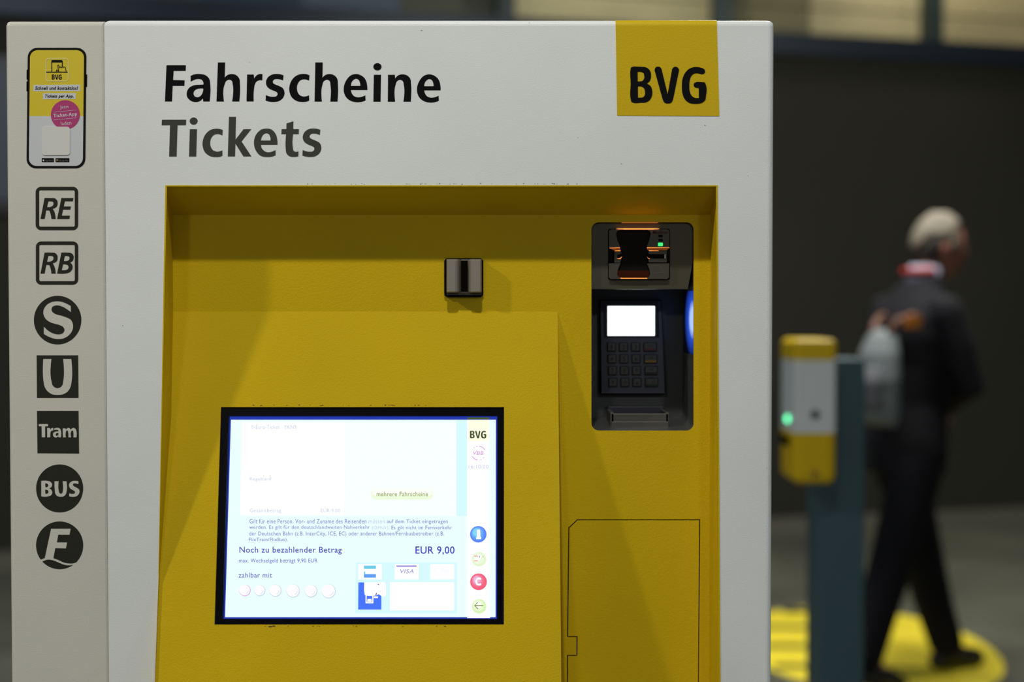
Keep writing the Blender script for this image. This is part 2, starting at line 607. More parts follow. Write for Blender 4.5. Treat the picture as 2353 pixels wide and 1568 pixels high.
c_ = [(1780, 448, 1), (1700, 420), (1590, 412), (1430, 455), (1300, 580), (1238, 740), (1240, 900), (1300, 1040), (1430, 1140), (1590, 1168), (1700, 1158), (1772, 1130, 1), (1766, 990, 1), (1690, 1016), (1610, 1022), (1510, 980), (1450, 880), (1440, 780), (1470, 660), (1540, 580), (1640, 556), (1768, 590, 1)]
S3 = 7.843
h2 = [(36, 66, 1), (170, 66, 1), (164, 344, 1), (215, 295), (290, 277), (380, 302), (432, 365), (442, 450), (436, 772, 1), (306, 772, 1), (308, 470), (295, 405), (248, 378), (190, 405), (162, 480), (154, 772, 1), (22, 772, 1)]
e_o = [(974, 564, 1), (970, 480), (930, 360), (850, 295), (770, 276), (680, 298), (600, 380), (552, 500), (556, 620), (610, 715), (690, 765), (790, 784), (880, 774), (942, 752, 1), (938, 660, 1), (870, 688), (800, 696), (735, 675), (692, 620), (678, 564, 1)]
e_i = [(678, 490, 1), (848, 490, 1), (842, 440), (815, 380), (772, 360), (720, 385), (685, 440)]
i_ = [(1090, 290, 1), (1220, 290, 1), (1212, 774, 1), (1082, 774, 1)]
idot = ell(1155, 145, 74, 66, 24)
n_ = [(1346, 290, 1), (1470, 290, 1), (1476, 356, 1), (1530, 300), (1610, 282), (1695, 305), (1748, 365), (1760, 450), (1756, 774, 1), (1624, 774, 1), (1630, 470), (1612, 405), (1565, 380), (1510, 405), (1480, 480), (1475, 774, 1), (1342, 774, 1)]


def shift(c, dx, dy, sx=1., sy=1., x0=0., y0=0.):
    return [(((p[0] - x0) * sx + x0 + dx), ((p[1] - y0) * sy + y0 + dy)) + tuple(p[2:]) for p in c]


def to_px(c, ox, oy, s):
    return [(ox + p[0] / s, oy + p[1] / s) for p in smooth_contour(c)]


cs = [to_px(c, 370, 135, S1) for c in (F_, a_o, a_i, h_)] + [to_px(c, 560, 135, S1) for c in (r_, s_, c_)]
cs += [to_px(c, 720, 135, S3) for c in (h2, e_o, e_i, i_, idot, n_, shift(e_o, 1320, 6), shift(e_i, 1320, 6))]
o = plate('title_lettering', FACE, cs, 0, .0002, INK, tm)
o['label'] = 'black lettering Fahrscheine'
T_ = [(84, 180, 1), (740, 180, 1), (734, 330, 1), (506, 330, 1), (482, 1174, 1), (278, 1174, 1), (302, 330, 1), (76, 330, 1)]
ti = [(838, 436, 1), (1032, 436, 1), (1012, 1174, 1), (816, 1174, 1)]
tdot = ell(942, 216, 107, 98, 24)
k_ = [(1896, 100, 1), (2086, 100, 1), (2074, 718, 1), (2290, 436, 1), (2499, 436, 1), (2236, 768, 1), (2502, 1172, 1), (2286, 1172, 1), (2072, 826, 1), (2060, 1172, 1), (1864, 1172, 1)]
te_o = [(914, 856, 1), (910, 740), (860, 560), (760, 450), (620, 418), (470, 450), (350, 560), (284, 720), (282, 870), (340, 1030), (450, 1150), (620, 1188), (760, 1178), (864, 1140, 1), (860, 1000, 1), (760, 1045), (650, 1060), (550, 1020), (490, 950), (468, 858, 1)]
te_i = [(468, 742, 1), (728, 742, 1), (720, 660), (685, 575), (615, 546), (535, 580), (485, 660)]
tt = [(1344, 222, 1), (1340, 434, 1), (1494, 434, 1), (1488, 570, 1), (1336, 570, 1), (1332, 950), (1350, 1020), (1410, 1048), (1482, 1034, 1), (1478, 1168, 1), (1400, 1184), (1310, 1184), (1210, 1150), (1150, 1070), (1138, 980), (1144, 570, 1), (1018, 570, 1), (1024, 434, 1), (1152, 434, 1), (1156, 278, 1)]
cs = [to_px(c, 365, 260, S1) for c in (T_, ti, tdot, shift(c_, -50, 10, 1, 1.016, 0, 412), k_)]
cs += [to_px(c, 560, 260, S1) for c in (te_o, te_i, tt, shift(s_, 995, 4, 1, 1.018, 0, 412))]
o = plate('subtitle_lettering', FACE, cs, 0, .0002, GREYINK, tm)
o['label'] = 'grey lettering Tickets'

# yellow logo patch
lp_ = plate('logo_patch', FACE, [[(1414.5, 61), (1647.5, 61), (1653, 267), (1418, 266)]], 0, .0004, YFOIL, tm)
bm = bmesh.new()                 # the foil goes on over the rounded top edge
pu0 = FACE.uv(1414.5, 61)[0]; pu1 = FACE.uv(1647.5, 61)[0]; pz = FACE.uv(1500, 61)[1]
rw = []
for a_ in range(0, 7):
    t = math.radians(15 * a_)
    rr = .0065 + .0004
    y_, z_ = .0065 - rr * math.cos(t), ZT - .0065 + rr * math.sin(t)
    rw.append((y_, z_))
rw = [(-.0004, pz)] + rw + [(.12, ZT + .0004)]
vv = [[bm.verts.new(Vector((u, y_, z_)) - BASE) for u in (pu0, pu1)] for y_, z_ in rw]
for q0, q1 in zip(vv, vv[1:]):
    bm.faces.new((q0[0], q0[1], q1[1], q1[0]))
bm_obj('foil_fold', bm, YFOIL, lp_, True)
B_o = [(104, 230), (116, 180), (165, 160), (300, 158), (400, 160), (540, 185), (630, 270), (658, 400), (630, 530), (540, 618, 1), (640, 680), (692, 820), (680, 950), (620, 1060), (500, 1125), (380, 1131), (180, 1130), (130, 1108), (114, 1060), (106, 600)]
B_1 = [(296, 296, 1), (390, 300), (450, 330), (472, 400), (465, 490), (420, 545), (360, 556), (296, 556, 1)]
B_2 = [(302, 692, 1), (400, 695), (465, 740), (492, 830), (485, 930), (440, 985), (380, 996), (304, 996, 1)]
V_ = [(754, 240), (775, 185), (830, 158), (890, 165), (935, 215), (955, 285, 1), (1105, 900, 1), (1215, 290, 1), (1225, 230), (1260, 180), (1320, 160), (1385, 190), (1412, 250), (1405, 300, 1), (1262, 990, 1), (1245, 1060), (1200, 1130), (1110, 1152), (1020, 1125), (975, 1050), (955, 985, 1), (765, 300, 1)]
G_ = [(2116, 280), (2090, 225), (2000, 185), (1850, 168), (1700, 210), (1590, 310), (1510, 480), (1490, 680), (1510, 900), (1580, 1050), (1700, 1140), (1880, 1162), (2040, 1130), (2120, 1060), (2140, 960), (2135, 640), (2110, 590), (2040, 580), (1870, 580), (1820, 610), (1810, 660), (1835, 710), (1890, 728), (1945, 732, 1), (1950, 1004, 1), (1850, 1004), (1760, 950), (1705, 830), (1692, 660), (1710, 500), (1760, 390), (1860, 335), (1960, 345), (2040, 360), (2100, 335)]
plate('logo_lettering', FACE, [to_px(c, 1440, 140, S1) for c in (B_o, B_1, B_2, V_, G_)], .0004, .0008, INK, lp_)

# ------------------------------------------------------------------ pictograms
S5 = 14.2545
S6 = 13.067
R_o = [(378, 446, 1), (600, 446), (720, 460), (790, 530), (806, 620), (780, 720), (720, 770), (640, 795, 1), (680, 860), (742, 1134, 1), (604, 1134, 1), (560, 920), (535, 862), (490, 850), (430, 854, 1), (380, 1134, 1), (244, 1134, 1)]
R_i = [(500, 556, 1), (600, 556), (655, 575), (668, 620), (650, 690), (590, 730), (460, 742, 1)]
E_ = [(928, 446, 1), (1324, 446, 1), (1306, 552, 1), (1042, 552, 1), (1010, 722, 1), (1240, 722, 1), (1220, 828, 1), (980, 828, 1), (944, 1024, 1), (1212, 1024, 1), (1190, 1134, 1), (788, 1134, 1)]
Bi_o = [(930, 452, 1), (1130, 452), (1250, 470), (1320, 540), (1330, 630), (1300, 720), (1214, 774, 1), (1280, 850), (1296, 950), (1260, 1040), (1170, 1110), (1050, 1136), (788, 1138, 1)]
Bi_1 = [(1040, 562, 1), (1130, 566), (1185, 590), (1195, 640), (1170, 700), (1110, 726), (1008, 726, 1)]
Bi_2 = [(982, 836, 1), (1090, 845), (1150, 880), (1162, 940), (1130, 1000), (1060, 1024), (942, 1028, 1)]


def cpx(c, ox, oy, s):
    return [(ox + p[0] / s, oy + p[1] / s) for p in c]


def picto(label, cs):
    o = plate('pictogram', FACE, cs, 0, .0002, PICTO, tm)
    o['label'] = label
    return o


picto('rounded frame with slanted RE', [cpx(rrect(86, 76, 1480, 1500, 180, 8), 76, 424, S5), cpx(rrect(202, 192, 1366, 1384, 45), 76, 424, S5)] + [to_px(c, 76, 424, S5) for c in (R_o, R_i, E_)])
picto('rounded frame with slanted RB', [cpx(rrect(92, 86, 1482, 1506, 180, 8), 76, 549, S5), cpx(rrect(206, 202, 1368, 1388, 45), 76, 549, S5)] + [to_px(c, 76, 549, S5) for c in (shift(R_o, 0, 6), shift(R_i, 0, 6), Bi_o, Bi_1, Bi_2)])
Sg = [(1186, 372, 1), (1050, 295), (920, 245), (770, 228), (600, 255), (450, 350), (365, 500), (370, 650), (440, 770), (560, 855), (720, 910), (860, 950), (960, 1010), (994, 1090), (970, 1160), (900, 1210), (800, 1222), (660, 1195), (500, 1105), (372, 985, 1), (372, 1210, 1), (510, 1290), (660, 1345), (800, 1366), (980, 1340), (1140, 1240), (1240, 1080), (1250, 920), (1190, 790), (1060, 715), (900, 660), (740, 615), (640, 555), (608, 480), (640, 395), (720, 358), (840, 362), (970, 410), (1100, 490), (1190, 556, 1)]
picto('dark disc with pale letter S', [cpx(ell(790, 795, 712, 730), 72, 675, S6), to_px(Sg, 72, 675, S6)])
Ug = [(304, 212, 1), (574, 212, 1), (580, 960), (620, 1090), (690, 1150), (770, 1168), (860, 1145), (930, 1070), (955, 960), (954, 212, 1), (1226, 212, 1), (1234, 960), (1200, 1130), (1100, 1290), (960, 1372), (776, 1396), (600, 1375), (440, 1270), (345, 1120), (314, 960)]
picto('dark square with pale letter U', [cpx([(88, 98), (1450, 98), (1462, 1494), (100, 1494)], 78, 810, S5), to_px(Ug, 78, 810, S5)])
tT = [(154, 520, 1), (466, 520, 1), (464, 600, 1), (366, 600, 1), (370, 960, 1), (254, 960, 1), (248, 600, 1), (156, 600, 1)]
tr = [(430, 650, 1), (530, 650, 1), (536, 704, 1), (580, 655), (632, 645, 1), (632, 742, 1), (580, 745), (550, 780), (540, 840), (540, 962, 1), (432, 962, 1)]
ta = [(654, 668, 1), (720, 648), (790, 645), (860, 680), (886, 750), (886, 962, 1), (804, 962, 1), (798, 930, 1), (750, 962), (690, 965), (635, 920), (622, 860), (650, 795), (720, 765), (798, 762, 1), (790, 725), (750, 715), (656, 720, 1)]
tai = [(798, 815, 1), (750, 820), (715, 860), (730, 905), (765, 905), (795, 870)]
tmm = [(940, 660, 1), (1040, 660, 1), (1046, 706, 1), (1090, 655), (1150, 648), (1205, 705, 1), (1260, 652), (1310, 648), (1370, 690), (1394, 760), (1394, 964, 1), (1290, 964, 1), (1290, 800), (1275, 745), (1240, 745), (1215, 790), (1222, 962, 1), (1124, 962, 1), (1120, 800), (1105, 745), (1070, 740), (1045, 800), (1050, 962, 1), (944, 962, 1)]
picto('dark square with word Tram', [cpx([(100, 98), (1462, 98), (1480, 1492), (116, 1480)], 78, 938, S5)] + [to_px(c, 78, 938, S5) for c in (tT, tr, ta, tai, tmm)])
bB = [(242, 564, 1), (420, 562), (520, 590), (574, 670), (560, 745), (490, 792, 1), (560, 845), (582, 920), (540, 1000), (440, 1035), (244, 1034, 1)]
bB1 = [(364, 646, 1), (420, 650), (452, 690), (440, 740), (370, 752, 1)]
bB2 = [(364, 836, 1), (430, 845), (462, 890), (440, 940), (370, 950, 1)]
bU = [(640, 574, 1), (770, 574, 1), (776, 880), (795, 935), (835, 950), (875, 930), (888, 880), (884, 574, 1), (1004, 574, 1), (1008, 880), (980, 975), (910, 1035), (830, 1046), (730, 1025), (665, 950), (650, 850)]
bS = [(1364, 574, 1), (1270, 562), (1170, 575), (1090, 640), (1076, 720), (1120, 800), (1200, 850), (1255, 890), (1250, 935), (1200, 955), (1150, 952), (1086, 936, 1), (1084, 1032, 1), (1150, 1045), (1230, 1046), (1330, 1015), (1390, 930), (1385, 830), (1310, 770), (1230, 725), (1200, 690), (1210, 655), (1260, 645), (1310, 652), (1362, 668, 1)]
picto('dark disc with word BUS', [cpx(ell(798, 795, 706, 720), 76, 1062, S6)] + [to_px(c, 76, 1062, S6) for c in (bB, bB1, bB2, bU, bS)])


def ang(x, y):
    return math.degrees(math.atan2((y - 805) / 716, (x - 798) / 707))


fa = ell(798, 805, 707, 716, 60, ang(240, 1222), 360 + ang(1300, 1325))
fA = [(p[0], p[1], 1) for p in fa] + [(1200, 1345), (1060, 1345), (900, 1310), (760, 1245), (612, 1192, 1), (668, 892, 1), (988, 900, 1), (1024, 716, 1), (718, 714, 1), (756, 490, 1), (1098, 490, 1), (1130, 302, 1), (540, 302, 1), (350, 1185, 1)]
fb = ell(798, 805, 707, 716, 24, ang(1200, 1400), ang(290, 1285))
fB = [(p[0], p[1], 1) for p in fb] + [(400, 1245), (520, 1240), (640, 1270), (780, 1330), (920, 1385), (1060, 1408)]
picto('dark disc with slanted F over a wave', [to_px(fA, 76, 1192, S6), to_px(fB, 76, 1192, S6)])

# ------------------------------------------------------------------ phone sticker
def lean(c):
    return [(p[0] - 3.0 * (p[1] - 110) / 277, p[1]) for p in c]


PLX = mat('sticker_black', (.006, .006, .006), .4, spec=.1)
PYL = mat('sticker_yellow', (.66, .52, .012), .4)
PWH = mat('sticker_white', (.58, .60, .62), .4)
PIV = mat('sticker_paper', (.66, .66, .63), .4)
PPK = mat('sticker_magenta', (.42, .03, .16), .4)
ph = plate('phone_sticker', FACE, [lean(rrect(64, 110, 199, 387, 22, 8))], 0, .0003, PLX, tm)
ph['label'] = 'sticker of a black phone advertising a ticket app'
plate('side_button', FACE, [lean(rrect(62, 160, 66, 183, 1.5))], 0, .0003, PLX, ph)
plate('side_button', FACE, [lean(rrect(62, 187, 66, 210, 1.5))], 0, .0003, PLX, ph)
plate('side_button', FACE, [lean(rrect(197, 171, 201, 200, 1.5))], 0, .0003, PLX, ph)
scr_in = rrect(69.5, 115.5, 193.5, 381.5, 17.5, 8)
top = [p for p in scr_in if p[1] < 250]
low = [p for p in scr_in if p[1] > 250]


def halves(c, y):
    up_ = [p for p in c if p[1] <= y]; dn = [p for p in c if p[1] > y]
    up_.sort(key=lambda p: math.atan2(p[1] - (y + 115) / 2, p[0] - 131))
    return up_, dn


tp = [(69.5, 267)] + [p for p in rrect(69.5, 115.5, 193.5, 330, 17.5, 8) if p[1] < 200][0:] + [(193.5, 267)]
tp = sorted([p for p in rrect(69.5, 115.5, 193.5, 330, 17.5, 8) if p[1] < 200], key=lambda p: math.atan2(p[1] - 200, p[0] - 131)) + [(193.5, 267), (69.5, 267)]
bt = sorted([p for p in rrect(69.5, 200, 193.5, 381.5, 17.5, 8) if p[1] > 300], key=lambda p: math.atan2(p[1] - 300, p[0] - 131)) + [(69.5, 267), (193.5, 267)]
plate('yellow_field', FACE, [lean(tp)], .0003, .0005, PYL, ph)
plate('white_field', FACE, [lean(bt)], .0003, .0005, PWH, ph)
# app icon
plate('app_icon', FACE, [rrect(105.3, 134, 157.8, 187.2, 6.5), rrect(106.7, 135.4, 156.4, 185.8, 5.2)], .0005, .0007, mat('icon_line', (.72, .68, .35), .4), ph)
ic = [stroke([(106.8, 165.9), (155.6, 165.9)], 2.2), stroke([(119.4, 165), (119.4, 139)], 1.9), [(118.4, 143.6), (118.6, 140), (121, 138.2), (142, 138.2), (144.2, 140), (144.4, 143.6)], stroke([(143.6, 143), (143.6, 153)], 1.9)]
for j, c in enumerate(ic):
    plate('icon_phone', FACE, [c], .0005, .0007 + .00002 * j, PLX, ph)
hand = [stroke([(135.2, 164.2), (133.0, 150.6), (134.2, 149.2), (135.6, 150.6), (137.8, 156.6)], 1.3), stroke([(137.5, 154.6), (140, 153.8), (141, 156), (143, 153.8), (145, 155.6), (147, 153.8), (150, 154.6), (152.8, 164.8)], 1.3), stroke([(135, 164.6), (131.5, 160.4), (129.6, 161.6), (131.2, 165)], 1.3)]
for j, c in enumerate(hand):
    plate('icon_hand', FACE, [c], .0005, .0008 + .00002 * j, PLX, ph)
plate('icon_lettering', FACE, [[(119.5 + (p[0] - 1449) * .1313, 171.5 + (p[1] - 153.6) * .136) for p in to_px(c, 1440, 140, S1)] for c in (B_o, B_1, B_2, V_, G_)], .0005, .0007, PLX, ph)
plate('caption_strip', FACE, [[(77.4, 195.6), (184.6, 194.8), (184, 209.6), (76.6, 210)]], .0005, .0006, PWH, ph)
plate('caption_strip', FACE, [[(99, 214.4), (175, 214), (174.4, 228), (98.4, 228.4)]], .0005, .0006, PWH, ph)
text('caption', FACE, 'Schnell und kontaktlos!', (81, 198.6, 179.8, 207), PLX, ph, space=1.08, bold=.030, shear=.22, d1=.0007)
text('caption', FACE, 'Tickets per App.', (103.6, 217.6, 169.6, 226.8), PLX, ph, space=1.08, bold=.030, shear=.22, d1=.0007)
plate('round_badge', FACE, [ell(150.7, 264, 33.4, 33.6)], .0005, .0007, PPK, ph)
WT = mat('badge_white', (.62, .58, .62), .4)
text('badge_lettering', FACE, 'Jetzt', (138.6, 242.2, 158.8, 252), WT, ph, d1=.0009, rot=math.radians(5))
text('badge_lettering', FACE, 'Ticket-App', (123.4, 260, 177.6, 270.6), WT, ph, space=1.12, bold=.022, d1=.0009, rot=math.radians(5))
text('badge_lettering', FACE, 'laden', (140.4, 279, 164.6, 287.6), WT, ph, d1=.0009, rot=math.radians(5))
for y in (255.6, 273.6):
    plate('badge_rule', FACE, [[(123.6, y + 2.4), (176, y - 2.6), (176, y - 1.9), (123.6, y + 3.1)]], .0007, .0009, WT, ph)
plate('blank_card', FACE, [rrect(97.2, 291.4, 161.2, 357, 7)], .0005, .0011, PIV, ph)
for x0, x1, tx in ((96.3, 124.3, 'App Store'), (128, 159.9, 'Google Play')):
    b = plate('store_badge', FACE, [rrect(x0, 363.6, x1, 372.8, 1.4)], .0005, .0007, PLX, ph)
    text('badge_lettering', FACE, tx, (x0 + 8.4, 367.6, x1 - 2.4, 371.8), mat('badge_grey', (.16, .16, .16), .5), ph, d1=.0008)
plate('store_mark', FACE, [ell(100.4, 368.9, 1.9, 2.1, 16)], .0007, .0008, PWH, ph)
plate('store_mark', FACE, [[(130.4, 365.6), (130.4, 370.8), (135, 368.2)]], .0007, .0008, mat('mark_ochre', (.35, .25, .08), .5), ph)

# ------------------------------------------------------------------ touch screen
ts = uvplate('touch_screen', CON, [[(su0, sv0), (su1, sv0), (su1, sv1), (su0, sv1)], None][:1], -.022, -.016, BLACK, tm)
ts['label'] = 'lit touch screen in a black frame'
BZ = CON.shifted(-.0035)
DISP = CON.shifted(-.0085)
dq = [(530, 965), (1138, 965), (1140, 1421), (518, 1417)]
duv = [DISP.uv(*p) for p in dq]
du0 = (duv[0][0] + duv[3][0]) / 2; du1 = (duv[1][0] + duv[2][0]) / 2
dv1 = (duv[0][1] + duv[1][1]) / 2; dv0 = (duv[2][1] + duv[3][1]) / 2
m_ = .0016
uvplate('bezel', CON, [[(su0, sv0), (su1, sv0), (su1, sv1), (su0, sv1)], [(du0 - m_, dv0 - m_), (du1 + m_, dv0 - m_), (du1 + m_, dv1 + m_ * 2.2), (du0 - m_, dv1 + m_ * 2.2)]], -.0085, -.0025, BLACK, ts)
EDG = emis('edge_reflection_blue', lin(38, 62, 190), .8)
uvplate('painted_edge_reflection', DISP, [[(du0 - m_, dv0 - m_), (du1 + m_, dv0 - m_), (du1 + m_, dv1 + m_ * 2.2), (du0 - m_, dv1 + m_ * 2.2)]], -.003, -.0006, EDG, ts)  # blue reflection round the display's inner edge, painted as emission
uvplate('display', DISP, [[(du0, dv0), (du1, dv0), (du1, dv1), (du0, dv1)]], -.001, 0, emis('display_pale', (.84, 1.0, 1.0), 1.0), ts)
UW = emis('ui_white', (1, 1, 1), 1.05)
UC = emis('ui_cyan', (.68, .96, 1.0), 1.0)
UNEAR = emis('ui_near_white', (.93, 1.0, 1.0), 1.02)
UT = emis('ui_text', lin(120, 122, 205), 1)
UTF = emis('ui_text_faint', lin(196, 204, 232), 1)
UTD = emis('ui_text_dark', lin(70, 62, 190), 1)
UTM = emis('ui_text_mid', lin(98, 92, 205), 1)


def ui(name, pts, m, d=.0001):
    return plate(name, DISP, [pts], 0, d, m, ts)


def uit(body, box_, m, bold=0., d=.0004, shear=0., name='screen_text', rot=0., space=1.06):
    return text(name, DISP, body, box_, m, ts, bold=bold, d1=d, shear=shear, rot=rot, space=space)


ui('ticket_list_field', [(555, 971), (794, 971), (791, 1185), (552, 1185)], UW)
ui('detail_field', [(795, 971), (1048, 971), (1048, 1186), (792, 1186)], UNEAR)
ui('field_divider', [(1049, 965), (1073, 965), (1073, 1186), (1049, 1186)], UC)
ui('side_bar', [(1073.5, 965), (1124, 965), (1126, 1421), (1073.5, 1421)], UW)
uit('9-Euro-Ticket   YKN9', (578, 977, 681, 986.5), UTF, d=.0003)
uit('Regeltarif', (574, 1097, 624, 1107.5), UTF, d=.0003)
uit('Gesamtbetrag', (574, 1169, 646, 1180.5), UTF, d=.0003)
uit('EUR 9,00', (737.5, 1169.5, 781.5, 1179), UTF, d=.0003)
ui('button_face', rrect(852, 1121.5, 995.5, 1149, 13), emis('ui_green_pale', (.86, 1.0, .72), 1.0), .0002)
ui('button_face', rrect(854, 1121.5, 993.5, 1139, 8.5), emis('ui_cream', (.97, 1.0, .93), 1.0), .0003)
uit('mehrere Fahrscheine', (865.5, 1130.8, 983.5, 1141), emis('ui_olive', lin(140, 160, 60), 1), bold=.006, d=.0005)
L = [('Gilt für eine Person. Vor- und Zuname des Reisenden', (573.4, 1193, 842, 1203.6), UT), ('müssen', (847, 1194, 884, 1203.4), UTF), ('auf dem Ticket eingetragen', (889, 1194, 1029, 1205.6), UT),
     ('werden. Es gilt für den deutschlandweiten Nahverkehr', (573, 1207.6, 850, 1218.4), UT), ('(ÖPNV).', (855, 1208, 895, 1219.6), UTF), ('Es gilt nicht im Fernverkehr', (899.6, 1208.6, 1039, 1220), UT),
     ('der Deutschen Bahn (z.B. InterCity, ICE, EC) oder anderer Bahnen/Fernbusbetreiber (z.B.', (572.6, 1222, 1020.6, 1234), UT),
     ('FlixTrain/FlixBus).', (572, 1236, 661.4, 1247), UT)]
for b_, bx_, m in L:
    uit(b_, bx_, m, bold=.004 if m is UT else 0)
uit('Noch zu bezahlender Betrag', (550.4, 1257, 785.4, 1275), UTD, bold=.006)
uit('max. Wechselgeld beträgt 9,90 EUR', (549.4, 1284, 729.6, 1296), UTM, bold=.004)
uit('zahlbar mit', (548.4, 1316.6, 625, 1328), UTM, bold=.004)
uit('EUR 9,00', (954.6, 1256, 1044.6, 1276), UTD, bold=.012)
CR = emis('ui_coin_rim', lin(205, 222, 236), 1)
CP = emis('ui_coin', (1.0, .97, 1.0), 1)
for x, y, r, tint in ((562.8, 1357.6, 13.4, 0), (597, 1358, 13, 1), (632.8, 1358, 14.4, 1), (673.6, 1358.6, 15.6, 1), (714.8, 1359, 14.6, 2), (755.4, 1359.6, 16.4, 1)):
    ui('coin_symbol', ell(x, y, r, r, 28), CR if tint != 0 else emis('ui_coin_rose', lin(226, 190, 228), 1), .0002)
    ui('coin_symbol', ell(x - .8, y - .9, r - 1.2, r - 1.3, 28), CP, .0003)
    ui('coin_mark', stroke([(x + r * .2, y + r * .55), (x + r * .5, y + r * .35), (x + r * .62, y)], 1.2), CR, .0004)
ui('card_field', [(818, 1293), (1050, 1293), (1050, 1410), (816, 1410)], UC, .0002)
ui('card_symbol', [(823, 1297), (877.6, 1297), (877.6, 1332), (823, 1332)], UW, .0003)
ui('card_symbol', [(907, 1297), (962, 1297), (962, 1332), (906.6, 1332)], UW, .0003)
ui('card_symbol', [(988.6, 1297), (1043.6, 1297), (1043.6, 1332), (988.6, 1332)], UW, .0003)
ui('card_symbol', [(896, 1338.4), (1043.6, 1338.4), (1043.6, 1403.4), (896, 1403.4)], UW, .0003)
ui('card_stripe', [(836.4, 1300.4), (864, 1300.4), (864, 1308), (836.4, 1308)], emis('ui_teal', lin(110, 205, 235), 1), .0004)
ui('card_stripe', [(836.4, 1320), (864, 1320), (864, 1328), (836.4, 1328)], emis('ui_blue', lin(96, 160, 245), 1), .0004)
ui('card_stripe', [(836.4, 1314), (839.5, 1314), (839.5, 1320), (836.4, 1320)], MATS['ui_teal'], .0004)
ui('card_stripe', [(911, 1300.2), (957.4, 1300.2), (957.4, 1302.8), (911, 1302.8)], emis('ui_violet', lin(120, 98, 205), 1), .0004)
uit('VISA', (919.6, 1308.6, 950.6, 1318), emis('ui_violet_text', lin(130, 125, 215), 1), shear=.2, d=.0005)
uit('G Pay', (997, 1306, 1034, 1320), emis('ui_trace', lin(240, 246, 252), 1), d=.0005)
UB = emis('ui_royal_blue', lin(72, 118, 252), 1)
ui('hand_symbol', [(823.6, 1339), (876.4, 1339), (876.4, 1401.4), (823, 1401.4)], UB, .0003)
ui('hand_symbol', [(837, 1339), (884, 1338.4), (887, 1344), (887, 1370), (879, 1372), (870, 1366), (864, 1369.6), (838.4, 1368.4), (836.6, 1356)], UW, .0004)
ui('hand_symbol', [(840, 1369), (858, 1369), (858, 1387), (840, 1387)], UW, .0004)
ui('hand_symbol', [(842.6, 1370), (855.4, 1370), (855.4, 1384.6), (842.6, 1384.6)], UB, .0005)
ui('hand_symbol', [(844.6, 1377), (853.4, 1377), (854.4, 1383.6), (843.6, 1383.6)], UW, .0006)
ui('hand_symbol', [(859, 1371), (868.6, 1371), (868.6, 1375), (859, 1375)], UW, .0005)
ui('hand_symbol', stroke([(863.6, 1369), (865.2, 1363.4)], 2), emis('ui_indigo', lin(60, 50, 170), 1), .0006)
ui('hand_symbol', stroke([(868.4, 1343), (870.6, 1344.4)], 1.8), MATS['ui_indigo'], .0006)
# side bar symbols
ui('logo_field', [(1076, 965), (1123.4, 965), (1123, 1014), (1076, 1014)], emis('ui_pale_yellow', (1.0, 1.0, .78), 1), .0002)
ui('edge_logo', [(1074, 959.6), (1124, 959.6), (1124, 963.6), (1074, 963.6)], emis('ui_dark_green', lin(72, 92, 10), 1), .0002)
plate('logo_text', DISP, [[(1080 + (p[0] - 1449) * .2145, 990.6 + (p[1] - 153.6) * .205) for p in to_px(c, 1440, 140, S1)] for c in (B_o, B_1, B_2, V_, G_)], .0002, .0004, emis('ui_green_black', lin(58, 72, 24), 1), ts)
UP = emis('ui_pink', lin(222, 168, 226), 1)
for a0, a1 in ((-84, -28), (98, 152)):
    pts = ell(1099.6, 1041.8, 16, 16, 10, a0, a1)
    ui('ring_segment', stroke(pts, 2), UP, .0003)
for a in (-106, -130, 70, 42):
    ui('ring_dot', ell(1099.6 + 16 * math.cos(math.radians(a)), 1041.8 + 16 * math.sin(math.radians(a)), 1.4, 1.2, 10), UP, .0003)
uit('VBB', (1087, 1037.4, 1111, 1046), emis('ui_pink_text', lin(214, 150, 222), 1), bold=.01, shear=.2)
uit('16:10:00', (1077, 1068.6, 1122.4, 1077.4), UTF, d=.0003)


def grad_disc(name, x, y, r, cols, d=.0002):
    for i, c in enumerate(cols):
        k = i / len(cols)
        ui(name, ell(x - r * .28 * k, y - r * .30 * k, r * (1 - .75 * k), r * (1 - .72 * k), 32), emis('%s_%d_%d' % (name, int(y), i), lin(*c), 1), d + i * .00006)


grad_disc('info_symbol', 1099, 1228.4, 19, [(92, 130, 250), (98, 150, 252), (104, 170, 250), (118, 196, 250), (135, 215, 252)])
ui('info_glyph', [(1096.4, 1217.6), (1103, 1217.6), (1104, 1234), (1106, 1236.4), (1105.4, 1239.6), (1094.6, 1239.6), (1094, 1236.4), (1096, 1234)], UW, .0007)
grad_disc('language_symbol', 1100.6, 1285.6, 16.6, [(226, 248, 205), (238, 252, 225), (250, 254, 246)])
for y in (1278.6, 1289.2):
    ui('flag_stripe', [(1089, y - .9), (1098, y - .9), (1098, y + .9), (1089, y + .9)], emis('ui_red_soft', lin(240, 160, 140), 1), .0007)
ui('flag_stripe', [(1101.4, 1277.8), (1103, 1277.8), (1103, 1282), (1101.4, 1282)], emis('ui_blue_soft', lin(140, 150, 225), 1), .0007)
ui('flag_stripe', [(1109, 1277.8), (1110.6, 1277.8), (1110.6, 1282), (1109, 1282)], MATS['ui_red_soft'], .0007)
grad_disc('cancel_symbol', 1099.6, 1337.6, 19.2, [(246, 92, 122), (246, 104, 130), (244, 122, 150), (240, 150, 185), (240, 178, 220)])
ui('cancel_glyph', stroke(ell(1100.6, 1337, 6.4, 7.4, 12, 310, 50), 4.2), UW, .0007)
grad_disc('back_symbol', 1101, 1394, 16.4, [(216, 246, 180), (234, 252, 208), (250, 255, 244)])
UG = emis('ui_leaf', lin(112, 140, 40), 1)
ui('back_arrow', stroke([(1090.6, 1392.2), (1110.6, 1392.2)], 1.8), UG, .0007)
ui('back_arrow', stroke([(1097.6, 1385), (1090.6, 1392.2), (1098.2, 1400)], 1.8), UG, .0008)

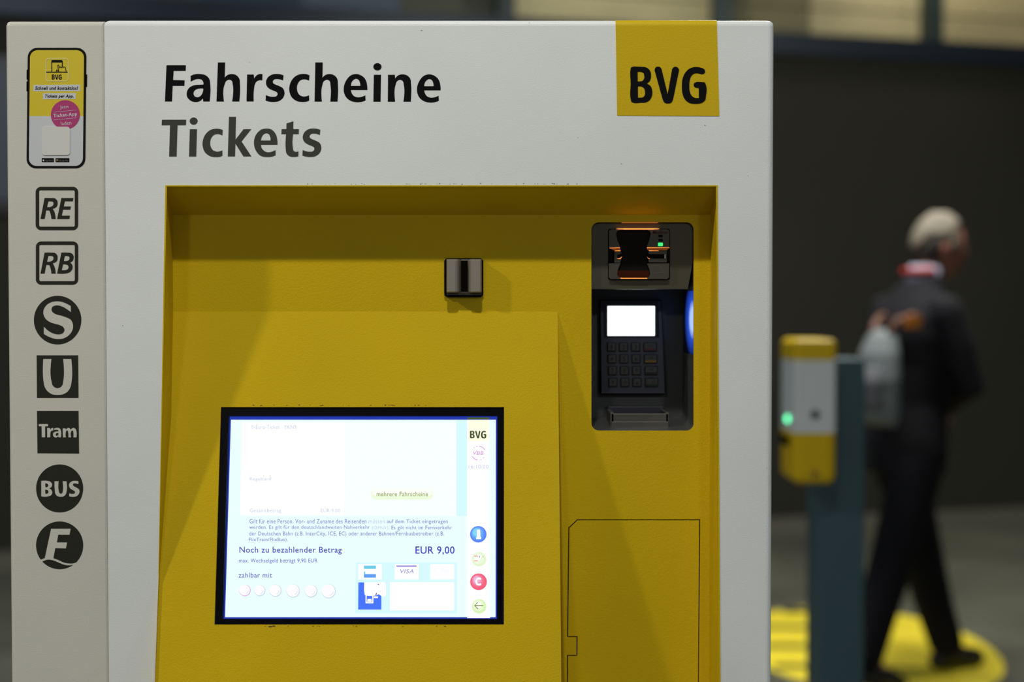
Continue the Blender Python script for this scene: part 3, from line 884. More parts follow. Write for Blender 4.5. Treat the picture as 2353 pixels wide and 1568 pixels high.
# ------------------------------------------------------------------ coin slot
METAL = mat('brushed_steel', (.30, .27, .225), .38, metal=.30)
csl = plate('coin_slot', BACK, [rrect(1021, 594, 1110.5, 683, 8)], 0, .0035, BLACK, tm)
csl['label'] = 'steel coin slot in a black gasket'
u0, vt = BACK.uv(1027.5, 597); u1, vb = BACK.uv(1107, 673)
uc = (u0 + u1) / 2
hw = (u1 - u0) / 2
half = [(-hw, 0), (-hw, .0105), (-hw + .0015, .0125), (-.0095, .0125), (-.0075, .0118), (-.0060, .0095), (-.0046, .005), (-.0036, .0006)]
prof = half + [(-a, b) for a, b in half[::-1]]
bm = bmesh.new()
rows = []
for v, k in ((vb, 1.), (vb + .0012, 1.), (vt - .0012, 1.), (vt, 1.)):
    f = .86 if v in (vb, vt) else 1.
    rows.append([bm.verts.new(BACK.w(uc + a, v, .0035 + b * f) - BASE) for a, b in prof])
for r0, r1 in zip(rows, rows[1:]):
    for i in range(len(prof) - 1):
        bm.faces.new((r0[i], r0[i + 1], r1[i + 1], r1[i]))
bm.faces.new(rows[0]); bm.faces.new(rows[-1][::-1])
bm_obj('slot_cover', bm, METAL, csl)
uvplate('slot_mouth', BACK, [[(uc - .0036, vb + .001), (uc + .0036, vb + .001), (uc + .0036, vt - .001), (uc - .0036, vt - .001)]], .0035, .0046, GAP, csl)
uvplate('slot_chin', BACK, [rrect(u0, vb - .0026, u1, vb, .001)], .0035, .011, mat('dark_steel', (.05, .045, .03), .35, metal=.6), csl)

# ------------------------------------------------------------------ payment niche
NM = mat('niche_metal', (.085, .09, .085), .42, metal=.35)
HM = mat('reader_housing_metal', (.075, .068, .046), .45, metal=.3, spec=.3, bump=(500, .1, .0005))
ND = .100
nuv = [BACK.uv(*p) for p in NI]
nu0 = min(p[0] for p in nuv); nu1 = max(p[0] for p in nuv); nv0 = min(p[1] for p in nuv); nv1 = max(p[1] for p in nuv)
bm = bmesh.new()
front = [bm.verts.new(BACK.w(u, v, -.0004) - BASE) for u, v in nuv]
back = []
for u, v in nuv:
    vv = v + .006 * (1 if v < (nv0 + nv1) / 2 else 0)
    back.append(bm.verts.new(BACK.w(u, vv, -ND) - BASE))
for i in range(len(front)):
    j = (i + 1) % len(front)
    bm.faces.new((front[i], front[j], back[j], back[i]))
bm.faces.new(back)
pn = bm_obj('payment_niche', bm, NM, tm)
pn['label'] = 'dark metal niche with card reader and keypad'
# upper block that carries the card reader
vblk = BACK.uv(0, 664)[1]
hb = [p for p in NI if p[1] < 560]
hb = sorted(hb, key=lambda p: math.atan2(p[1] - 600, p[0] - 1476)) + [(1594, 600), (1582, 664), (1359, 664)]
hb = [(x + (.4 if x < 1476 else -.4), y + .4) for x, y in hb]
RH = BACK.shifted(-.005)
cs = [[BACK.uv(*p) for p in hb]]
rh = uvplate('reader_housing', BACK, cs, -.095, -.005, HM, tm)
# card reader
RP = BACK.shifted(-.005)
crd = plate('card_reader', RP, [rrect(1397, 526, 1539.5, 643.5, 5)], 0, .0003, BLACK, tm)
crd['label'] = 'card reader with hourglass mouth and orange glow'
PLM = mat('reader_plate', (.075, .070, .052), .35, metal=.3, spec=.3)
S8 = 11.2
hg = [(225, 260), (290, 175), (380, 160), (960, 160), (1060, 180), (1118, 250), (1090, 400), (1010, 610, 1), (1050, 690, 1), (1005, 840), (1010, 1010), (1090, 1180), (1100, 1290), (1030, 1380), (700, 1388), (340, 1388), (255, 1310), (258, 1190), (330, 1010), (375, 850, 1), (345, 690, 1), (335, 600), (270, 430)]
hgp = to_px(hg, 1395, 515, S8)
plate('upper_plate', RP, [[(1399, 531), (1404, 527.6), (1532, 527.6), (1537, 531), (1536.8, 570), (1484.6, 570), (1491, 553), (1494.6, 538), (1492, 531.6), (1486, 529.3), (1424, 529.3), (1417, 532), (1415, 539), (1418, 553), (1425, 569), (1399, 570)]], .0003, .0045, PLM, crd)
plate('lower_plate', RP, [[(1398.6, 606), (1425, 605), (1419, 620), (1417.5, 631), (1420, 636), (1427, 639), (1486, 639), (1491, 636), (1493.4, 630), (1491, 618), (1486, 606), (1536.6, 605.6), (1536, 638), (1532, 641.8), (1403, 641.8), (1398.4, 638)]], .0003, .0045, PLM, crd)
plate('mouth_recess', RP, [hgp], .0003, .0008, mat('mouth_black', (.006, .005, .004), .6, spec=.1), crd)
plate('slot_lip', RP, [[(1411, 577), (1425, 576.6), (1427, 582), (1429, 590), (1427, 596), (1424, 604), (1411, 604)]], .0003, .005, PLM, crd)
plate('slot_lip', RP, [rrect(1489.5, 577, 1531, 603.4, 1.5)], .0003, .005, PLM, crd)
plate('card_slot', RP, [rrect(1485, 584.6, 1527, 594.6, .8)], .005, .0053, GAP, crd)
plate('card_slot', RP, [[(1418, 586), (1429, 583.4), (1428, 592), (1418, 594)]], .005, .0053, GAP, crd)
ORG = emis('orange_glow', (1.0, .30, .06), 1.3)
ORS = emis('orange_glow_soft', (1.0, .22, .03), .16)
ORB = emis('orange_glow_bright', (1.0, .30, .06), 1.9)
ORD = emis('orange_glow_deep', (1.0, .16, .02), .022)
plate('orange_light', RP, [[(1416, 526.6), (1434, 525.8), (1500, 525.8), (1514, 526.6), (1500, 528), (1434, 528)]], .0003, .0062, ORB, crd)
for pts in ([(1400, 570.2), (1423, 569.4), (1424.4, 570.6), (1400, 571.2)], [(1485.6, 569.2), (1537, 569.4), (1537, 570.4), (1485.6, 570.8)],
            [(1424, 639), (1487, 639), (1485, 641), (1426, 641)], [(1412, 576.4), (1425, 575.6), (1424, 577.8), (1412, 577.8)], [(1489.6, 575.8), (1512, 576.2), (1512, 577.4), (1490.6, 577.6)],
            [(1416, 595.4), (1424, 593.4), (1428.6, 589.6), (1427.6, 592.2), (1424, 596)], [(1485, 590), (1490, 594), (1493, 595.6), (1490.6, 596), (1486.6, 593.4)]):
    plate('orange_light', RP, [pts], .0045, .0053, ORG, crd)
for pts in ([(1402, 571.4), (1424, 571.2), (1425.6, 575.4), (1410, 575.6)], [(1486, 571), (1536, 571), (1532, 575.4), (1488, 575.4)]):  # orange reflections in the slot gaps, painted as faintly emissive plates
    plate('painted_reflection', RP, [pts], .0008, .0030, ORS, crd)
plate('painted_mouth_glow', RP, [[(1419, 622), (1491, 622), (1492, 631), (1489, 636.5), (1422, 636.5), (1419, 631)]], .0008, .0016, ORD, crd)  # reddish glow low in the mouth, painted with a dim emissive plate
plate('slot_end', RP, [rrect(1525.4, 585, 1528.4, 594.4, .8)], .0053, .0058, mat('slot_end_white', (.5, .5, .46), .4), crd)
plate('indicator', RP, [[(1512, 540.2), (1521.6, 540.2), (1521.6, 546), (1512, 546)]], .0045, .0047, BLACK, crd)
plate('indicator', RP, [[(1512, 549.6), (1521.6, 549.6), (1521.6, 555.2), (1512, 555.2)]], .0045, .0047, BLACK, crd)
o = plate('indicator', RP, [rrect(1511.2, 558.4, 1522, 566.2, 1.4)], .0045, .0052, emis('green_led', (.06, 1.0, .22), 1.1), crd)
o['label'] = 'lit green indicator'
text('reader_lettering', RP, 'Madliner', (1499, 530.6, 1535.4, 538), mat('dark_red_print', (.05, .006, .005), .6, spec=.1), crd, space=1.1, bold=.012, shear=.25, d1=.0047)
plate('card_diagram', RP, [stroke([(1497, 611), (1514, 611), (1522, 624)], 1.0), stroke([(1500, 629), (1530, 627)], 1.0)], .0045, .0047, mat('etched_line', (.09, .085, .06), .5), crd)
# orange reflection above the reader, painted as an emissive strip
plate('painted_orange_line', RP, [[(1428, 511.9), (1512, 511.9), (1511, 513), (1429, 513)]], 0, .004, emis('orange_line', (1.0, .27, .08), .5), crd)

# keypad terminal on the back wall of the niche
KP = BACK.shifted(-ND + .012)
pp = plate('pin_pad', KP, [[(1378, 690), (1520, 690), (1529.5, 905), (1527, 907.5), (1381, 907.5), (1379, 905)]], -.010, -.001, GAP, tm)
pp['label'] = 'dark keypad terminal with white display'
PAD = mat('pad_plastic', (.060, .064, .085), .45)
plate('pad_body', KP, [[(1380, 692), (1518.5, 692), (1527.6, 904), (1382.4, 904)]], -.001, .001, PAD, pp)
plate('display_frame', KP, [[(1386, 694), (1512, 694), (1515, 776), (1388, 776)]], .001, .0016, mat('pad_gloss', (.015, .016, .028), .2), pp)
plate('pad_display', KP, [rrect(1395.4, 703.4, 1504.6, 772.2, 1.6)], .0016, .0020, emis('pad_display_white', (.93, 1.0, 1.0), 1.35), pp)
KM = mat('key_rubber', (.070, .070, .062), .5)
KW = mat('key_well', (.008, .008, .011), .6)
KD = mat('key_mark', (.012, .012, .012), .5)


def key_mesh(wd, hg_):
    bm = bmesh.new()
    box_bm(bm, -wd / 2, wd / 2, -.0026, 0, -hg_ / 2, hg_ / 2)
    bmesh.ops.bevel(bm, geom=[e for e in bm.edges if any(v.co.y < -.001 for v in e.verts)], offset=.0009, segments=2, profile=.5, affect='EDGES')
    me = bpy.data.meshes.new('key')
    bm.to_mesh(me); bm.free()
    me.materials.append(KM)
    return me


ps = abs(KP.uv(1500, 800)[0] - KP.uv(1400, 800)[0]) / 100
KS = key_mesh(18.2 * ps, 18.6 * ps)
KL = key_mesh(28.6 * ps, 18.6 * ps)
names = ['1', '2', '3', None, '4', '5', '6', None, '7', '8', '9', None, 'v', '0', '^', None]
for r in range(4):
    for c in range(4):
        x = (1404.6, 1432.2, 1460, 1493.6)[c] + 1.1 * r
        y = 798 + 27.1 * r
        hw_ = 11 if c < 3 else 16
        plate('key_well', KP, [rrect(x - hw_, y - 11, x + hw_, y + 11.6, 2.5)], .001, .0012, KW, pp)
        k = bpy.data.objects.new('key', KS if c < 3 else KL)
        COL.objects.link(k)
        k.parent = pp
        k.location = KP.at(x, y - .4, .0012) - BASE
        t = names[r * 4 + c]
        if t in ('v', '^'):
            s = 1 if t == 'v' else -1
            plate('key_mark', KP, [[(x - 4, y - 4.5 * s), (x + 4, y - 4.5 * s), (x, y + 4.5 * s)]], .0036, .0040, KD, pp)
        elif t:
            text('key_mark', KP, t, (x - (2 if t == '1' else 3.4), y - 5.6, x + (2 if t == '1' else 3.4), y + 4.6), KD, pp, bold=.012, d1=.0041)
        else:
            mcol = [mat('key_red', (.10, .02, .02), .5), mat('key_amber', (.30, .15, .01), .5), KD, mat('key_green', (.012, .03, .012), .5)][r]
            plate('key_stripe', KP, [rrect(x - 13, y + 3, x + 13, y + 8, 1.5)], .0036, .0040, mcol, pp)
            if r < 3:
                text('key_mark', KP, 'STOP' if r == 0 else ('CORR' if r == 1 else 'OK'), (x - 6, y - 5, x + 6, y - .6), KD, pp, d1=.0041)
            else:
                plate('key_mark', KP, [ell(x + 5, y - 2.6, 3.6, 3.6, 18), ell(x + 5, y - 2.6, 2.4, 2.4, 18)], .0036, .0041, KD, pp)

# card cup at the foot of the niche
TR = mat('cup_metal', (.15, .14, .125), .32, metal=.6)
CUP = BACK.shifted(-.030)
a = CUP.at(1404.5, 951); b = CUP.at(1536, 983)
ct = empty('tmp', (0, 0, 0)); bpy.data.objects.remove(ct)
cup = box('card_cup', a.x, b.x, DEP + .030, DEP + .034, b.z - .002, a.z, TR, tm, bevel=.0006, seg=2)
box('cup_step', a.x, b.x, DEP + .0275, DEP + .0345, b.z - .004, a.z - (a.z - b.z) * .56, TR, cup, bevel=.0006, seg=2)
box('cup_side', a.x - .0012, a.x + .003, DEP + .030, DEP + .092, b.z - .002, a.z + .001, TR, cup, bevel=.0005, seg=2)
box('cup_side', b.x - .003, b.x + .0005, DEP + .030, DEP + .092, b.z - .002, a.z + .001, TR, cup, bevel=.0005, seg=2)
box('cup_back', a.x, b.x, DEP + .082, DEP + .094, b.z - .002, a.z + .004, mat('cup_dark', (.02, .02, .03), .4), cup, bevel=.0005, seg=2)
box('cup_floor', a.x, b.x, DEP + .031, DEP + .09, b.z - .002, a.z - .010, MATS['cup_dark'], cup)
# blue glow on the right niche wall, painted as an emission gradient
zt = BACK.uv(0, 678)[1]; zb_ = BACK.uv(0, 792)[1]
bl = box('painted_blue_glow', nu1 - .0012, nu1 - .0004, DEP + .003, DEP + .085, BACK.uv(0, 815)[1], BACK.uv(0, 668)[1], None, tm)
bl['label'] = 'blue glow painted on the niche wall'
gm = emis('blue_white_light', (0, 0, 0), 1.0)
nt = gm.node_tree
tc = nt.nodes.new('ShaderNodeTexCoord')
mp = nt.nodes.new('ShaderNodeMapping')
mp.inputs['Location'].default_value = (0, -(DEP + .003 - BASE.y) / .072, -((zt + zb_) / 2) / .042)
mp.inputs['Scale'].default_value = (0, 1 / .072, 1 / .042)
nt.links.new(tc.outputs['Object'], mp.inputs['Vector'])
ln = nt.nodes.new('ShaderNodeVectorMath'); ln.operation = 'LENGTH'
nt.links.new(mp.outputs[0], ln.inputs[0])
rp = nt.nodes.new('ShaderNodeValToRGB')
el = rp.color_ramp.elements
el[0].position = .26; el[0].color = (.42, .58, 1.0, 1)
el[1].position = 1.0; el[1].color = (0, 0, .004, 1)
e2 = el.new(.52); e2.color = (.015, .07, .60, 1)
nt.links.new(ln.outputs['Value'], rp.inputs[0])
nt.links.new(rp.outputs[0], nt.nodes['Principled BSDF'].inputs['Emission Color'])
bl.data.materials.clear(); bl.data.materials.append(gm)

# ------------------------------------------------------------------ ticket validator on its post
VD = 3.50 - D


def vat(px, py, y):
    return Plane((0, y, 0), (1, 0, 0), (0, 0, 1)).at(px, py)


VY = 3.48 - D
PY = 3.64 - D
p0 = vat(1884, 820, PY); p1 = vat(1989, 826, PY)
val = tag(empty('ticket_validator', ((p0.x + p1.x) / 2, PY + .075, 0)), 'yellow and white ticket validator box on a blue grey post with green light', 'ticket validator')
VP = mat('post_blue_grey', (.042, .088, .112), .5)
box('post', p0.x, p1.x, PY, PY + .15, 0, p1.z, VP, val, bevel=.004)
box('base_plate', p0.x - .04, p1.x + .04, PY - .04, PY + .19, 0, .012, VP, val, bevel=.002)
f0 = vat(1824, 780, VY); f1 = vat(1923, 1115, VY)
zc0 = vat(1824, 828, VY).z; zc1 = vat(1824, 996, VY).z
VYb = PY - .001
VY2 = VY + .175
VW = mat('validator_white', (.62, .66, .69), .4)
VYL = mat('validator_yellow', (.62, .42, .008), .45, spec=.2)


def vbox(name, z0, z1, m, r, top=False, inset=0.):
    bm = bmesh.new()
    b = Vector(val.location)
    box_bm(bm, f0.x - b.x + inset, f1.x - b.x - inset, VY - b.y + inset, VY2 - b.y, z0, z1)
    if r:
        ed = [e for e in bm.edges if (all(v.co.z > z1 - 1e-4 for v in e.verts) if top else all(v.co.z < z0 + 1e-4 for v in e.verts))]
        ed += [e for e in bm.edges if abs(e.verts[0].co.z - e.verts[1].co.z) > .01]
        bmesh.ops.bevel(bm, geom=ed, offset=r, segments=4, profile=.5, affect='EDGES')
    else:
        ed = [e for e in bm.edges if abs(e.verts[0].co.z - e.verts[1].co.z) > .01]
        bmesh.ops.bevel(bm, geom=ed, offset=.008, segments=3, profile=.5, affect='EDGES')
    return bm_obj(name, bm, m, val)


vbox('cap', zc0, f0.z, VYL, .016, top=True)
vbox('housing', zc1, zc0, VW, 0, inset=.002)
vbox('lower_housing', f1.z, zc1, VYL, .022)
# lock, screw, slot and green lamp
VF = Plane((0, VY, 0), (1, 0, 0), (0, 0, 1))
plate('lock', VF, [ell(1873, 953, 10, 10, 20)], -.0015, .003, mat('lock_dark', (.05, .06, .06), .4, metal=.5), val)
plate('screw', VF, [ell(1872, 1090, 6, 8, 16)], -.0005, .002, MATS['lock_dark'], val)
VS = Plane((f0.x, 0, 0), (0, -1, 0), (0, 0, 1))
zl = VS.at(1803, 960)
bm = bmesh.new()
bmesh.ops.create_uvsphere(bm, u_segments=16, v_segments=10, radius=.009)
for v in bm.verts:
    v.co = Vector((v.co.x * .6, v.co.y, v.co.z)) + Vector((f0.x, VY + .075, zl.z)) - Vector(val.location)
o = bm_obj('signal_lamp', bm, emis('signal_green', (.10, 1.0, .42), 3.0), val, True)
o['label'] = 'lit green signal lamp'
zs = vat(1800, 1012, VY + .1).z
box('ticket_slot', f0.x - .004, f0.x + .001, VY + .05, VY + .15, zs - .012, zs + .012, GAP, val, bevel=.002)

# ------------------------------------------------------------------ walking man
def ring_tube(bm, rings, n=20):
    """rings: centre, half-axis a, half-axis b"""
    R = []
    for c, a, b in rings:
        c, a, b = Vector(c), Vector(a), Vector(b)
        R.append([bm.verts.new(c + a * math.cos(2 * math.pi * i / n) + b * math.sin(2 * math.pi * i / n)) for i in range(n)])
    for r0, r1 in zip(R, R[1:]):
        for i in range(n):
            bm.faces.new((r0[i], r0[(i + 1) % n], r1[(i + 1) % n], r1[i]))
    bm.faces.new(R[0][::-1]); bm.faces.new(R[-1])


def limb(bm, pts, n=14):
    """tapered tube with rounded ends through (point, radius)"""
    P = [(Vector(p), r) for p, r in pts]
    d0 = (P[1][0] - P[0][0]).normalized(); d1 = (P[-1][0] - P[-2][0]).normalized()
    full = [(P[0][0] - d0 * P[0][1] * .95, P[0][1] * .3), (P[0][0] - d0 * P[0][1] * .6, P[0][1] * .8)] + P + [(P[-1][0] + d1 * P[-1][1] * .6, P[-1][1] * .8), (P[-1][0] + d1 * P[-1][1] * .95, P[-1][1] * .3)]
    rings = []
    ref = Vector((0.13, .98, .17))
    for i, (p, r) in enumerate(full):
        a = full[max(0, i - 1)][0]; b = full[min(len(full) - 1, i + 1)][0]
        t = (b - a).normalized()
        u = t.cross(ref).normalized()
        v = t.cross(u).normalized()
        rings.append((p, u * r, v * r))
    ring_tube(bm, rings, n)


def blob(bm, c, r, seg=20):
    res = bmesh.ops.create_uvsphere(bm, u_segments=seg, v_segments=seg // 2 + 2, radius=1)
    for v in res['verts']:
        v.co = Vector((v.co.x * r[0], v.co.y * r[1], v.co.z * r[2])) + Vector(c)
    return res['verts']


def fused(name, bm, voxel, m, parent, smooth_it=6, fac=.5):
    bmesh.ops.recalc_face_normals(bm, faces=bm.faces)
    me = bpy.data.meshes.new(name)
    bm.to_mesh(me); bm.free()
    t = bpy.data.objects.new('tmp', me)
    COL.objects.link(t)
    md = t.modifiers.new('r', 'REMESH'); md.mode = 'VOXEL'; md.voxel_size = voxel
    if smooth_it:
        sm = t.modifiers.new('s', 'SMOOTH'); sm.iterations = smooth_it; sm.factor = fac
    dg = bpy.context.evaluated_depsgraph_get()
    out = bpy.data.meshes.new_from_object(t.evaluated_get(dg))
    bpy.data.objects.remove(t)
    for p in out.polygons: p.use_smooth = True
    out.name = name
    return obj(name, out, m, parent)


SKIN = mat('skin', (.27, .105, .075), .5)
SUIT = mat('dark_suit_cloth', (.0055, .0055, .0085), .8, spec=.2)
TROU = mat('dark_trouser_cloth', (.0065, .0066, .0095), .85, spec=.15)
SHOE = mat('black_leather', (.006, .006, .006), .35)
HAIR = mat('grey_hair', (.185, .160, .120), .7, mottle=.25, mscale=60)
SHIRT = mat('shirt_cloth', (.30, .32, .42), .7)
LANY = mat('red_ribbon', (.35, .02, .02), .6)

PD = 5.22 - D
HX = 2083
px_ = vat(HX, 1000, PD).x
TH = math.radians(20)
hips = {'l': (0, .09, .90), 'r': (0, -.09, .90)}
knee = {'l': (.135, .095, .49), 'r': (-.125, -.095, .49)}
ank = {'l': (.265, .095, .085), 'r': (-.235, -.095, .115)}
toe = {'l': (.405, .105, .035), 'r': (-.105, -.105, .030)}
sho = {'l': (.030, .180, 1.415), 'r': (.035, -.180, 1.415)}
elb = {'l': (.06, .255, 1.13), 'r': (.105, -.235, 1.13)}
wri = {'l': (.135, .115, 1.005), 'r': (.135, .010, 1.02)}
HC = Vector((.135, -.01, 1.648))
HR = Matrix.Rotation(math.radians(-16), 3, 'Z')

bm = bmesh.new()
# head
hv = blob(bm, (0, 0, 0), (1, 1, 1), 32)
for v in hv:
    d = v.co.copy()
    x, y, z = d.x * .100, d.y * .076, d.z * .118
    if z < 0:
        k = -z / .118
        y *= 1 - .30 * k * k
        x = x * (1 - .28 * k * k) + .022 * k
    if d.x > .55:                       # face plane
        x = min(x, .092)
    g = math.exp(-((d.y / .17) ** 2 + ((d.z + .12) / .20) ** 2)) * (1 if d.x > 0 else 0)
    x += .024 * g                       # nose
    g = math.exp(-(((abs(d.y) - .33) / .16) ** 2 + ((d.z - .06) / .10) ** 2)) * (1 if d.x > 0 else 0)
    x -= .010 * g                       # eye sockets
    g = math.exp(-(((d.y) / .5) ** 2 + ((d.z - .22) / .08) ** 2)) * (1 if d.x > .3 else 0)
    x += .005 * g                       # brow
    g = math.exp(-((d.y / .25) ** 2 + ((d.z + .52) / .07) ** 2)) * (1 if d.x > 0 else 0)
    x += .006 * g                       # lips
    g = math.exp(-((d.y / .28) ** 2 + ((d.z + .82) / .14) ** 2)) * (1 if d.x > 0 else 0)
    x += .010 * g                       # chin
    v.co = HC + HR @ Vector((x, y, z))
for s in (-1, 1):                       # ears
    vs = blob(bm, HC + HR @ Vector((-.006, s * .078, -.010)), (.018, .008, .032), 12)
limb(bm, [((.045, 0, 1.46), .062), ((.112, 0, 1.58), .055)])
ring_tube(bm, [((.0, 0, .90), (.085, 0, 0), (0, .135, 0)), ((.0, 0, 1.05), (.085, 0, 0), (0, .125, 0)), ((.02, 0, 1.22), (.095, 0, 0), (0, .145, 0)), ((.04, 0, 1.38), (.075, 0, 0), (0, .15, 0)), ((.045, 0, 1.45), (.04, 0, 0), (0, .07, 0))])
for s in 'lr':
    limb(bm, [(hips[s], .072), (knee[s], .048), (ank[s], .036)])
    limb(bm, [(ank[s], .034), (toe[s], .026)])
    limb(bm, [(sho[s], .043), (elb[s], .034), (wri[s], .025)])
    sg = 1 if s == 'l' else -1
    wp = Vector(wri[s])
    palm = wp + Vector((.035, -sg * .045, -.012))
    limb(bm, [(wp, .024), (wp + Vector((.018, -sg * .022, -.006)), .027), (palm, .029)])
    fd = Vector((.045, -sg * .055, -.01)).normalized()
    for i, ln in enumerate((.062, .072, .068, .054)):
        a = palm + Vector((.004, .004 * sg, .026 - .0175 * i))
        b = a + fd * ln * .55
        c = b + (fd + Vector((-.5, -sg * .3, -.25))).normalized() * ln * .55
        limb(bm, [(a, .0095), (b, .0088), (c, .0078)], 8)
    a = palm + Vector((.010, .018 * sg, .026))
    limb(bm, [(a, .011), (a + Vector((.022, -.008 * sg, .022)), .0095), (a + Vector((.038, -.022 * sg, .028)), .008)], 8)
man = fused('person', bm, .006, SKIN, None, 3)
man.location = (px_, PD, 0)
man.rotation_euler = (0, 0, TH)
man.scale = (.975,) * 3
tag(man, 'grey haired man in a dark suit walking to the right, seen from behind', 'person')

# trousers
bm = bmesh.new()
ring_tube(bm, [((.0, 0, .86), (.118, 0, 0), (0, .168, 0)), ((.0, 0, .95), (.120, 0, 0), (0, .172, 0)), ((.0, 0, 1.04), (.112, 0, 0), (0, .160, 0))])
for s in 'lr':
    h, kn, an = Vector(hips[s]), Vector(knee[s]), Vector(ank[s])
    limb(bm, [(h, .102), (h * .5 + kn * .5 + Vector((.006, 0, 0)), .094), (kn, .083), (kn * .5 + an * .5 + Vector((-.010, 0, 0)), .076), (an + Vector((-.008, 0, .02)), .068)])
fused('trousers', bm, .010, TROU, man, 5)
# jacket with sleeves
bm = bmesh.new()
ring_tube(bm, [((-.010, 0, .80), (.132, 0, 0), (0, .190, 0)), ((-.006, 0, .92), (.134, 0, 0), (0, .190, 0)), ((.002, 0, 1.06), (.126, 0, 0), (0, .172, 0)), ((.012, 0, 1.20), (.130, 0, 0), (0, .190, 0)),
               ((.008, 0, 1.31), (.138, 0, 0), (0, .200, 0)), ((.006, 0, 1.39), (.130, 0, .02), (0, .190, 0)), ((.016, 0, 1.45), (.108, 0, .03), (0, .150, 0)), ((.036, 0, 1.50), (.084, 0, .03), (0, .102, 0)), ((.062, 0, 1.535), (.066, 0, .02), (0, .070, 0))])
for s in 'lr':
    sh, el, wr = Vector(sho[s]), Vector(elb[s]), Vector(wri[s])
    limb(bm, [(sh + Vector((0, 0, -.015)), .070), (sh * .5 + el * .5, .064), (el, .056), (el * .4 + wr * .6, .049), (wr, .042)])
fused('jacket', bm, .010, SUIT, man, 5)
# collar and lanyard
bm = bmesh.new()
ring_tube(bm, [((.058, 0, 1.505), (.074, 0, .02), (0, .076, 0)), ((.070, 0, 1.535), (.067, 0, .012), (0, .069, 0)), ((.084, 0, 1.572), (.062, 0, -.006), (0, .064, 0))])
bm_obj('shirt_collar', bm, SHIRT, man, True)
bm = bmesh.new()
pts = [((.072 + .070 * math.cos(t), .071 * math.sin(t), 1.552), .014) for t in [math.radians(100 + 16 * i) for i in range(11)]]
limb(bm, pts, 8)
bm_obj('lanyard', bm, LANY, man, True)
# hair: pale crown and dark back and sides, open at face and ears
HAIRD = mat('dark_hair', (.022, .020, .016), .8, mottle=.3, mscale=60)
for nm, mm in (('hair_crown', HAIR), ('hair_back', HAIRD)):
    bm = bmesh.new()
    vs = blob(bm, (0, 0, 0), (1, 1, 1), 44)
    dead = []
    for v in vs:
        d = v.co.copy()
        line = -.66 if d.x < -.25 else (-.34 if d.x < .12 else .30 + .75 * max(0, d.x - .12))
        if abs(d.y) > .5 and -.2 < d.x < .25: line = max(line, -.05)
        if .05 < d.x < .45 and abs(d.y) > .5: line = min(line, -.05)
        split = .22 if d.x > -.5 else .22 + (d.x + .5) * .9
        if d.x > .12: split = -.3
        if d.z < line - .10 or (nm == 'hair_crown' and d.z < split - .04) or (nm == 'hair_back' and d.z > split + .06):
            dead.append(v)
        k = (1.10 if nm == 'hair_crown' else 1.075) + .03 * math.sin(9 * d.y + 4 * d.z) * math.sin(7 * d.x)
        z = d.z * .118 * k
        x, y = d.x * .100 * k, d.y * .076 * k
        if z < 0:
            q = -z / .118
            y *= 1 - .25 * q * q
            x = x * (1 - .2 * q * q) + .012 * q
        v.co = HC + HR @ Vector((x, y, z + .003))
    bmesh.ops.delete(bm, geom=dead, context='VERTS')
    ho = bm_obj(nm, bm, mm, man, True)
    sd = ho.modifiers.new('thickness', 'SOLIDIFY'); sd.thickness = .012; sd.offset = -1
# shoes
for s in 'lr':
    bm = bmesh.new()
    an, to = Vector(ank[s]), Vector(toe[s])
    heel = an + Vector((-.045, 0, -.045)) if s == 'l' else an + Vector((-.045, 0, -.040))
    limb(bm, [(heel, .038), (heel * .5 + to * .5 + Vector((0, 0, .012)), .044), (to, .037)])
    limb(bm, [(an + Vector((-.008, 0, .0)), .045), (heel * .6 + to * .4 + Vector((0, 0, .01)), .042)])
    for v in bm.verts:
        fl = .001
        v.co.z = max(v.co.z, fl) if s == 'l' else v.co.z
    if s == 'r':
        lowest = min(v.co.z for v in bm.verts)
        for v in bm.verts: v.co.z = max(v.co.z, .001)
    fused('shoe', bm, .007, SHOE, man, 3)

# bag on his back
BAGW = mat('bag_canvas', (.17, .195, .205), .75, mottle=.25, mscale=14)
BAGO = mat('bag_orange', (.50, .17, .01), .6)
BAGB = mat('bag_brown', (.12, .05, .03), .6)
RT = Matrix.Rotation(TH, 4, 'Z')
bagroot = Vector((px_, PD, 0)) + (RT @ Vector((-.205, -.125, .935)))
bag = tag(empty('shoulder_bag', bagroot), 'pale grey canvas bag with orange tab on the back of the man', 'bag')
bag.rotation_euler = (0, 0, TH)
bag.scale = (.95,) * 3
bm = bmesh.new()
ring_tube(bm, [((.01, 0, .03), (.03, 0, 0), (0, .08, 0)), ((.0, 0, .06), (.055, 0, 0), (0, .10, 0)), ((-.005, 0, .20), (.065, 0, 0), (0, .11, 0)), ((.0, 0, .30), (.058, 0, 0), (0, .10, 0)), ((.012, 0, .365), (.040, 0, 0), (0, .08, 0)), ((.02, 0, .39), (.02, 0, 0), (0, .06, 0))])
fused('bag_body', bm, .008, BAGW, bag, 4)
bm = bmesh.new()
ring_tube(bm, [((-.055, -.0, .10), (.028, 0, 0), (0, .09, 0)), ((-.060, 0, .20), (.030, 0, 0), (0, .095, 0)), ((-.052, 0, .25), (.015, 0, 0), (0, .08, 0))])
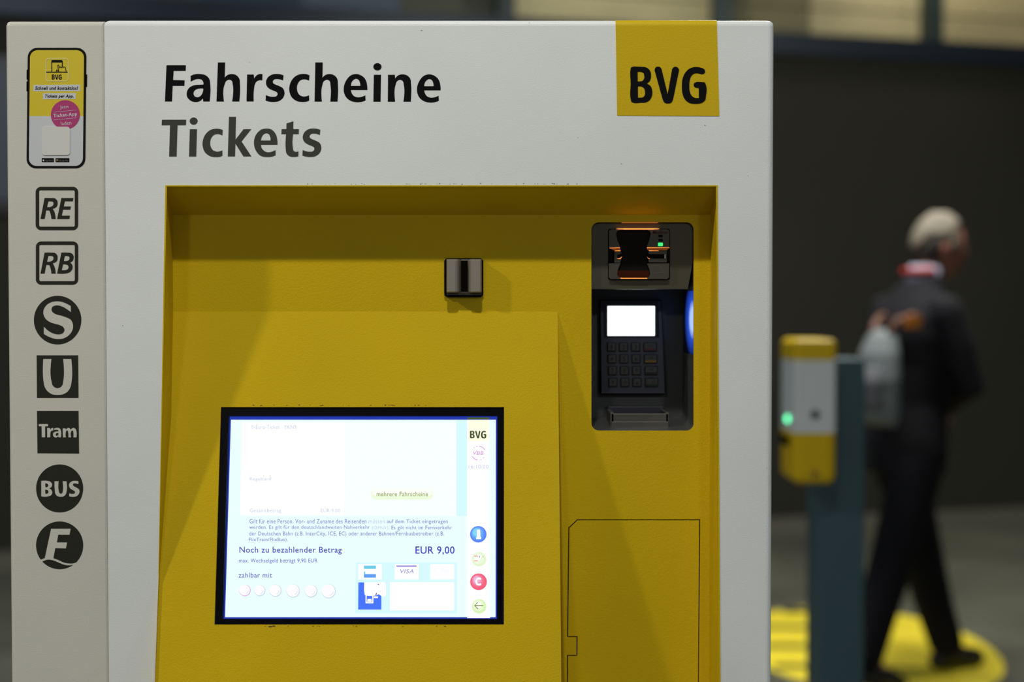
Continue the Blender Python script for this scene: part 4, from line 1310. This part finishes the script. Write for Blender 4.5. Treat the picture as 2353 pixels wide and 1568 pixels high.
fused('front_pocket', bm, .008, mat('bag_grey', (.11, .115, .13), .75), bag, 4)
bm = bmesh.new()
limb(bm, [((.01, -.06, .385), .018), ((.03, -.07, .42), .016), ((.075, -.10, .44), .014)], 10)
bm_obj('strap', bm, BAGB, bag, True)
bm = bmesh.new()
limb(bm, [((.01, .05, .385), .018), ((.04, .07, .42), .016), ((.085, .10, .44), .014)], 10)
bm_obj('strap', bm, BAGB, bag, True)
bm = bmesh.new()
box_bm(bm, .035, .100, -.118, -.098, .395, .445)
bmesh.ops.bevel(bm, geom=list(bm.edges), offset=.005, segments=2, affect='EDGES')
bm_obj('orange_tab', bm, BAGO, bag)

# ------------------------------------------------------------------ small paint chips along the edges
def chips(plane, spots, d, parent):
    bm = bmesh.new()
    for x, y, sx, sy in spots:
        n = random.randint(5, 7)
        r = [random.uniform(.6, 1.2) for _ in range(n)]
        vs = [bm.verts.new(plane.at(x + sx * r[i] * math.cos(6.283 * i / n), y + sy * r[i] * math.sin(6.283 * i / n), d) - BASE) for i in range(n)]
        bm.faces.new(vs)
    o = bm_obj('paint_chips', bm, mat('bare_brown', (.06, .05, .025), .8), parent)
    o['kind'] = 'stuff'
    return o


rnd = random.Random(3)
chips(FACE, [(rnd.choice((rnd.uniform(680, 820), rnd.uniform(820, 1180), rnd.uniform(1180, 1330))), 422.6 + rnd.uniform(-1.4, 1.2), rnd.uniform(.6, 2.0), rnd.uniform(.3, .8)) for _ in range(40)]
      + [(968, 70, 3, .8), (1620, 288, 1, 1), (1775, 866, 1.2, 2), (1773, 1106, 1.2, 3), (282, 749, 1.2, .8)], .0003, tm)
chips(CON, [(rnd.uniform(545, 1000), 931.6 + rnd.uniform(-1, .8), rnd.uniform(.8, 4), rnd.uniform(.3, .8)) for _ in range(26)]
      + [(rnd.uniform(560, 1100), 1438.8 + rnd.uniform(-.5, 1.4), rnd.uniform(1, 4), rnd.uniform(.3, .8)) for _ in range(14)] + [(622, 1440.6, 6, 2), (630, 1439, 5, 1.4)], .0003, tm)
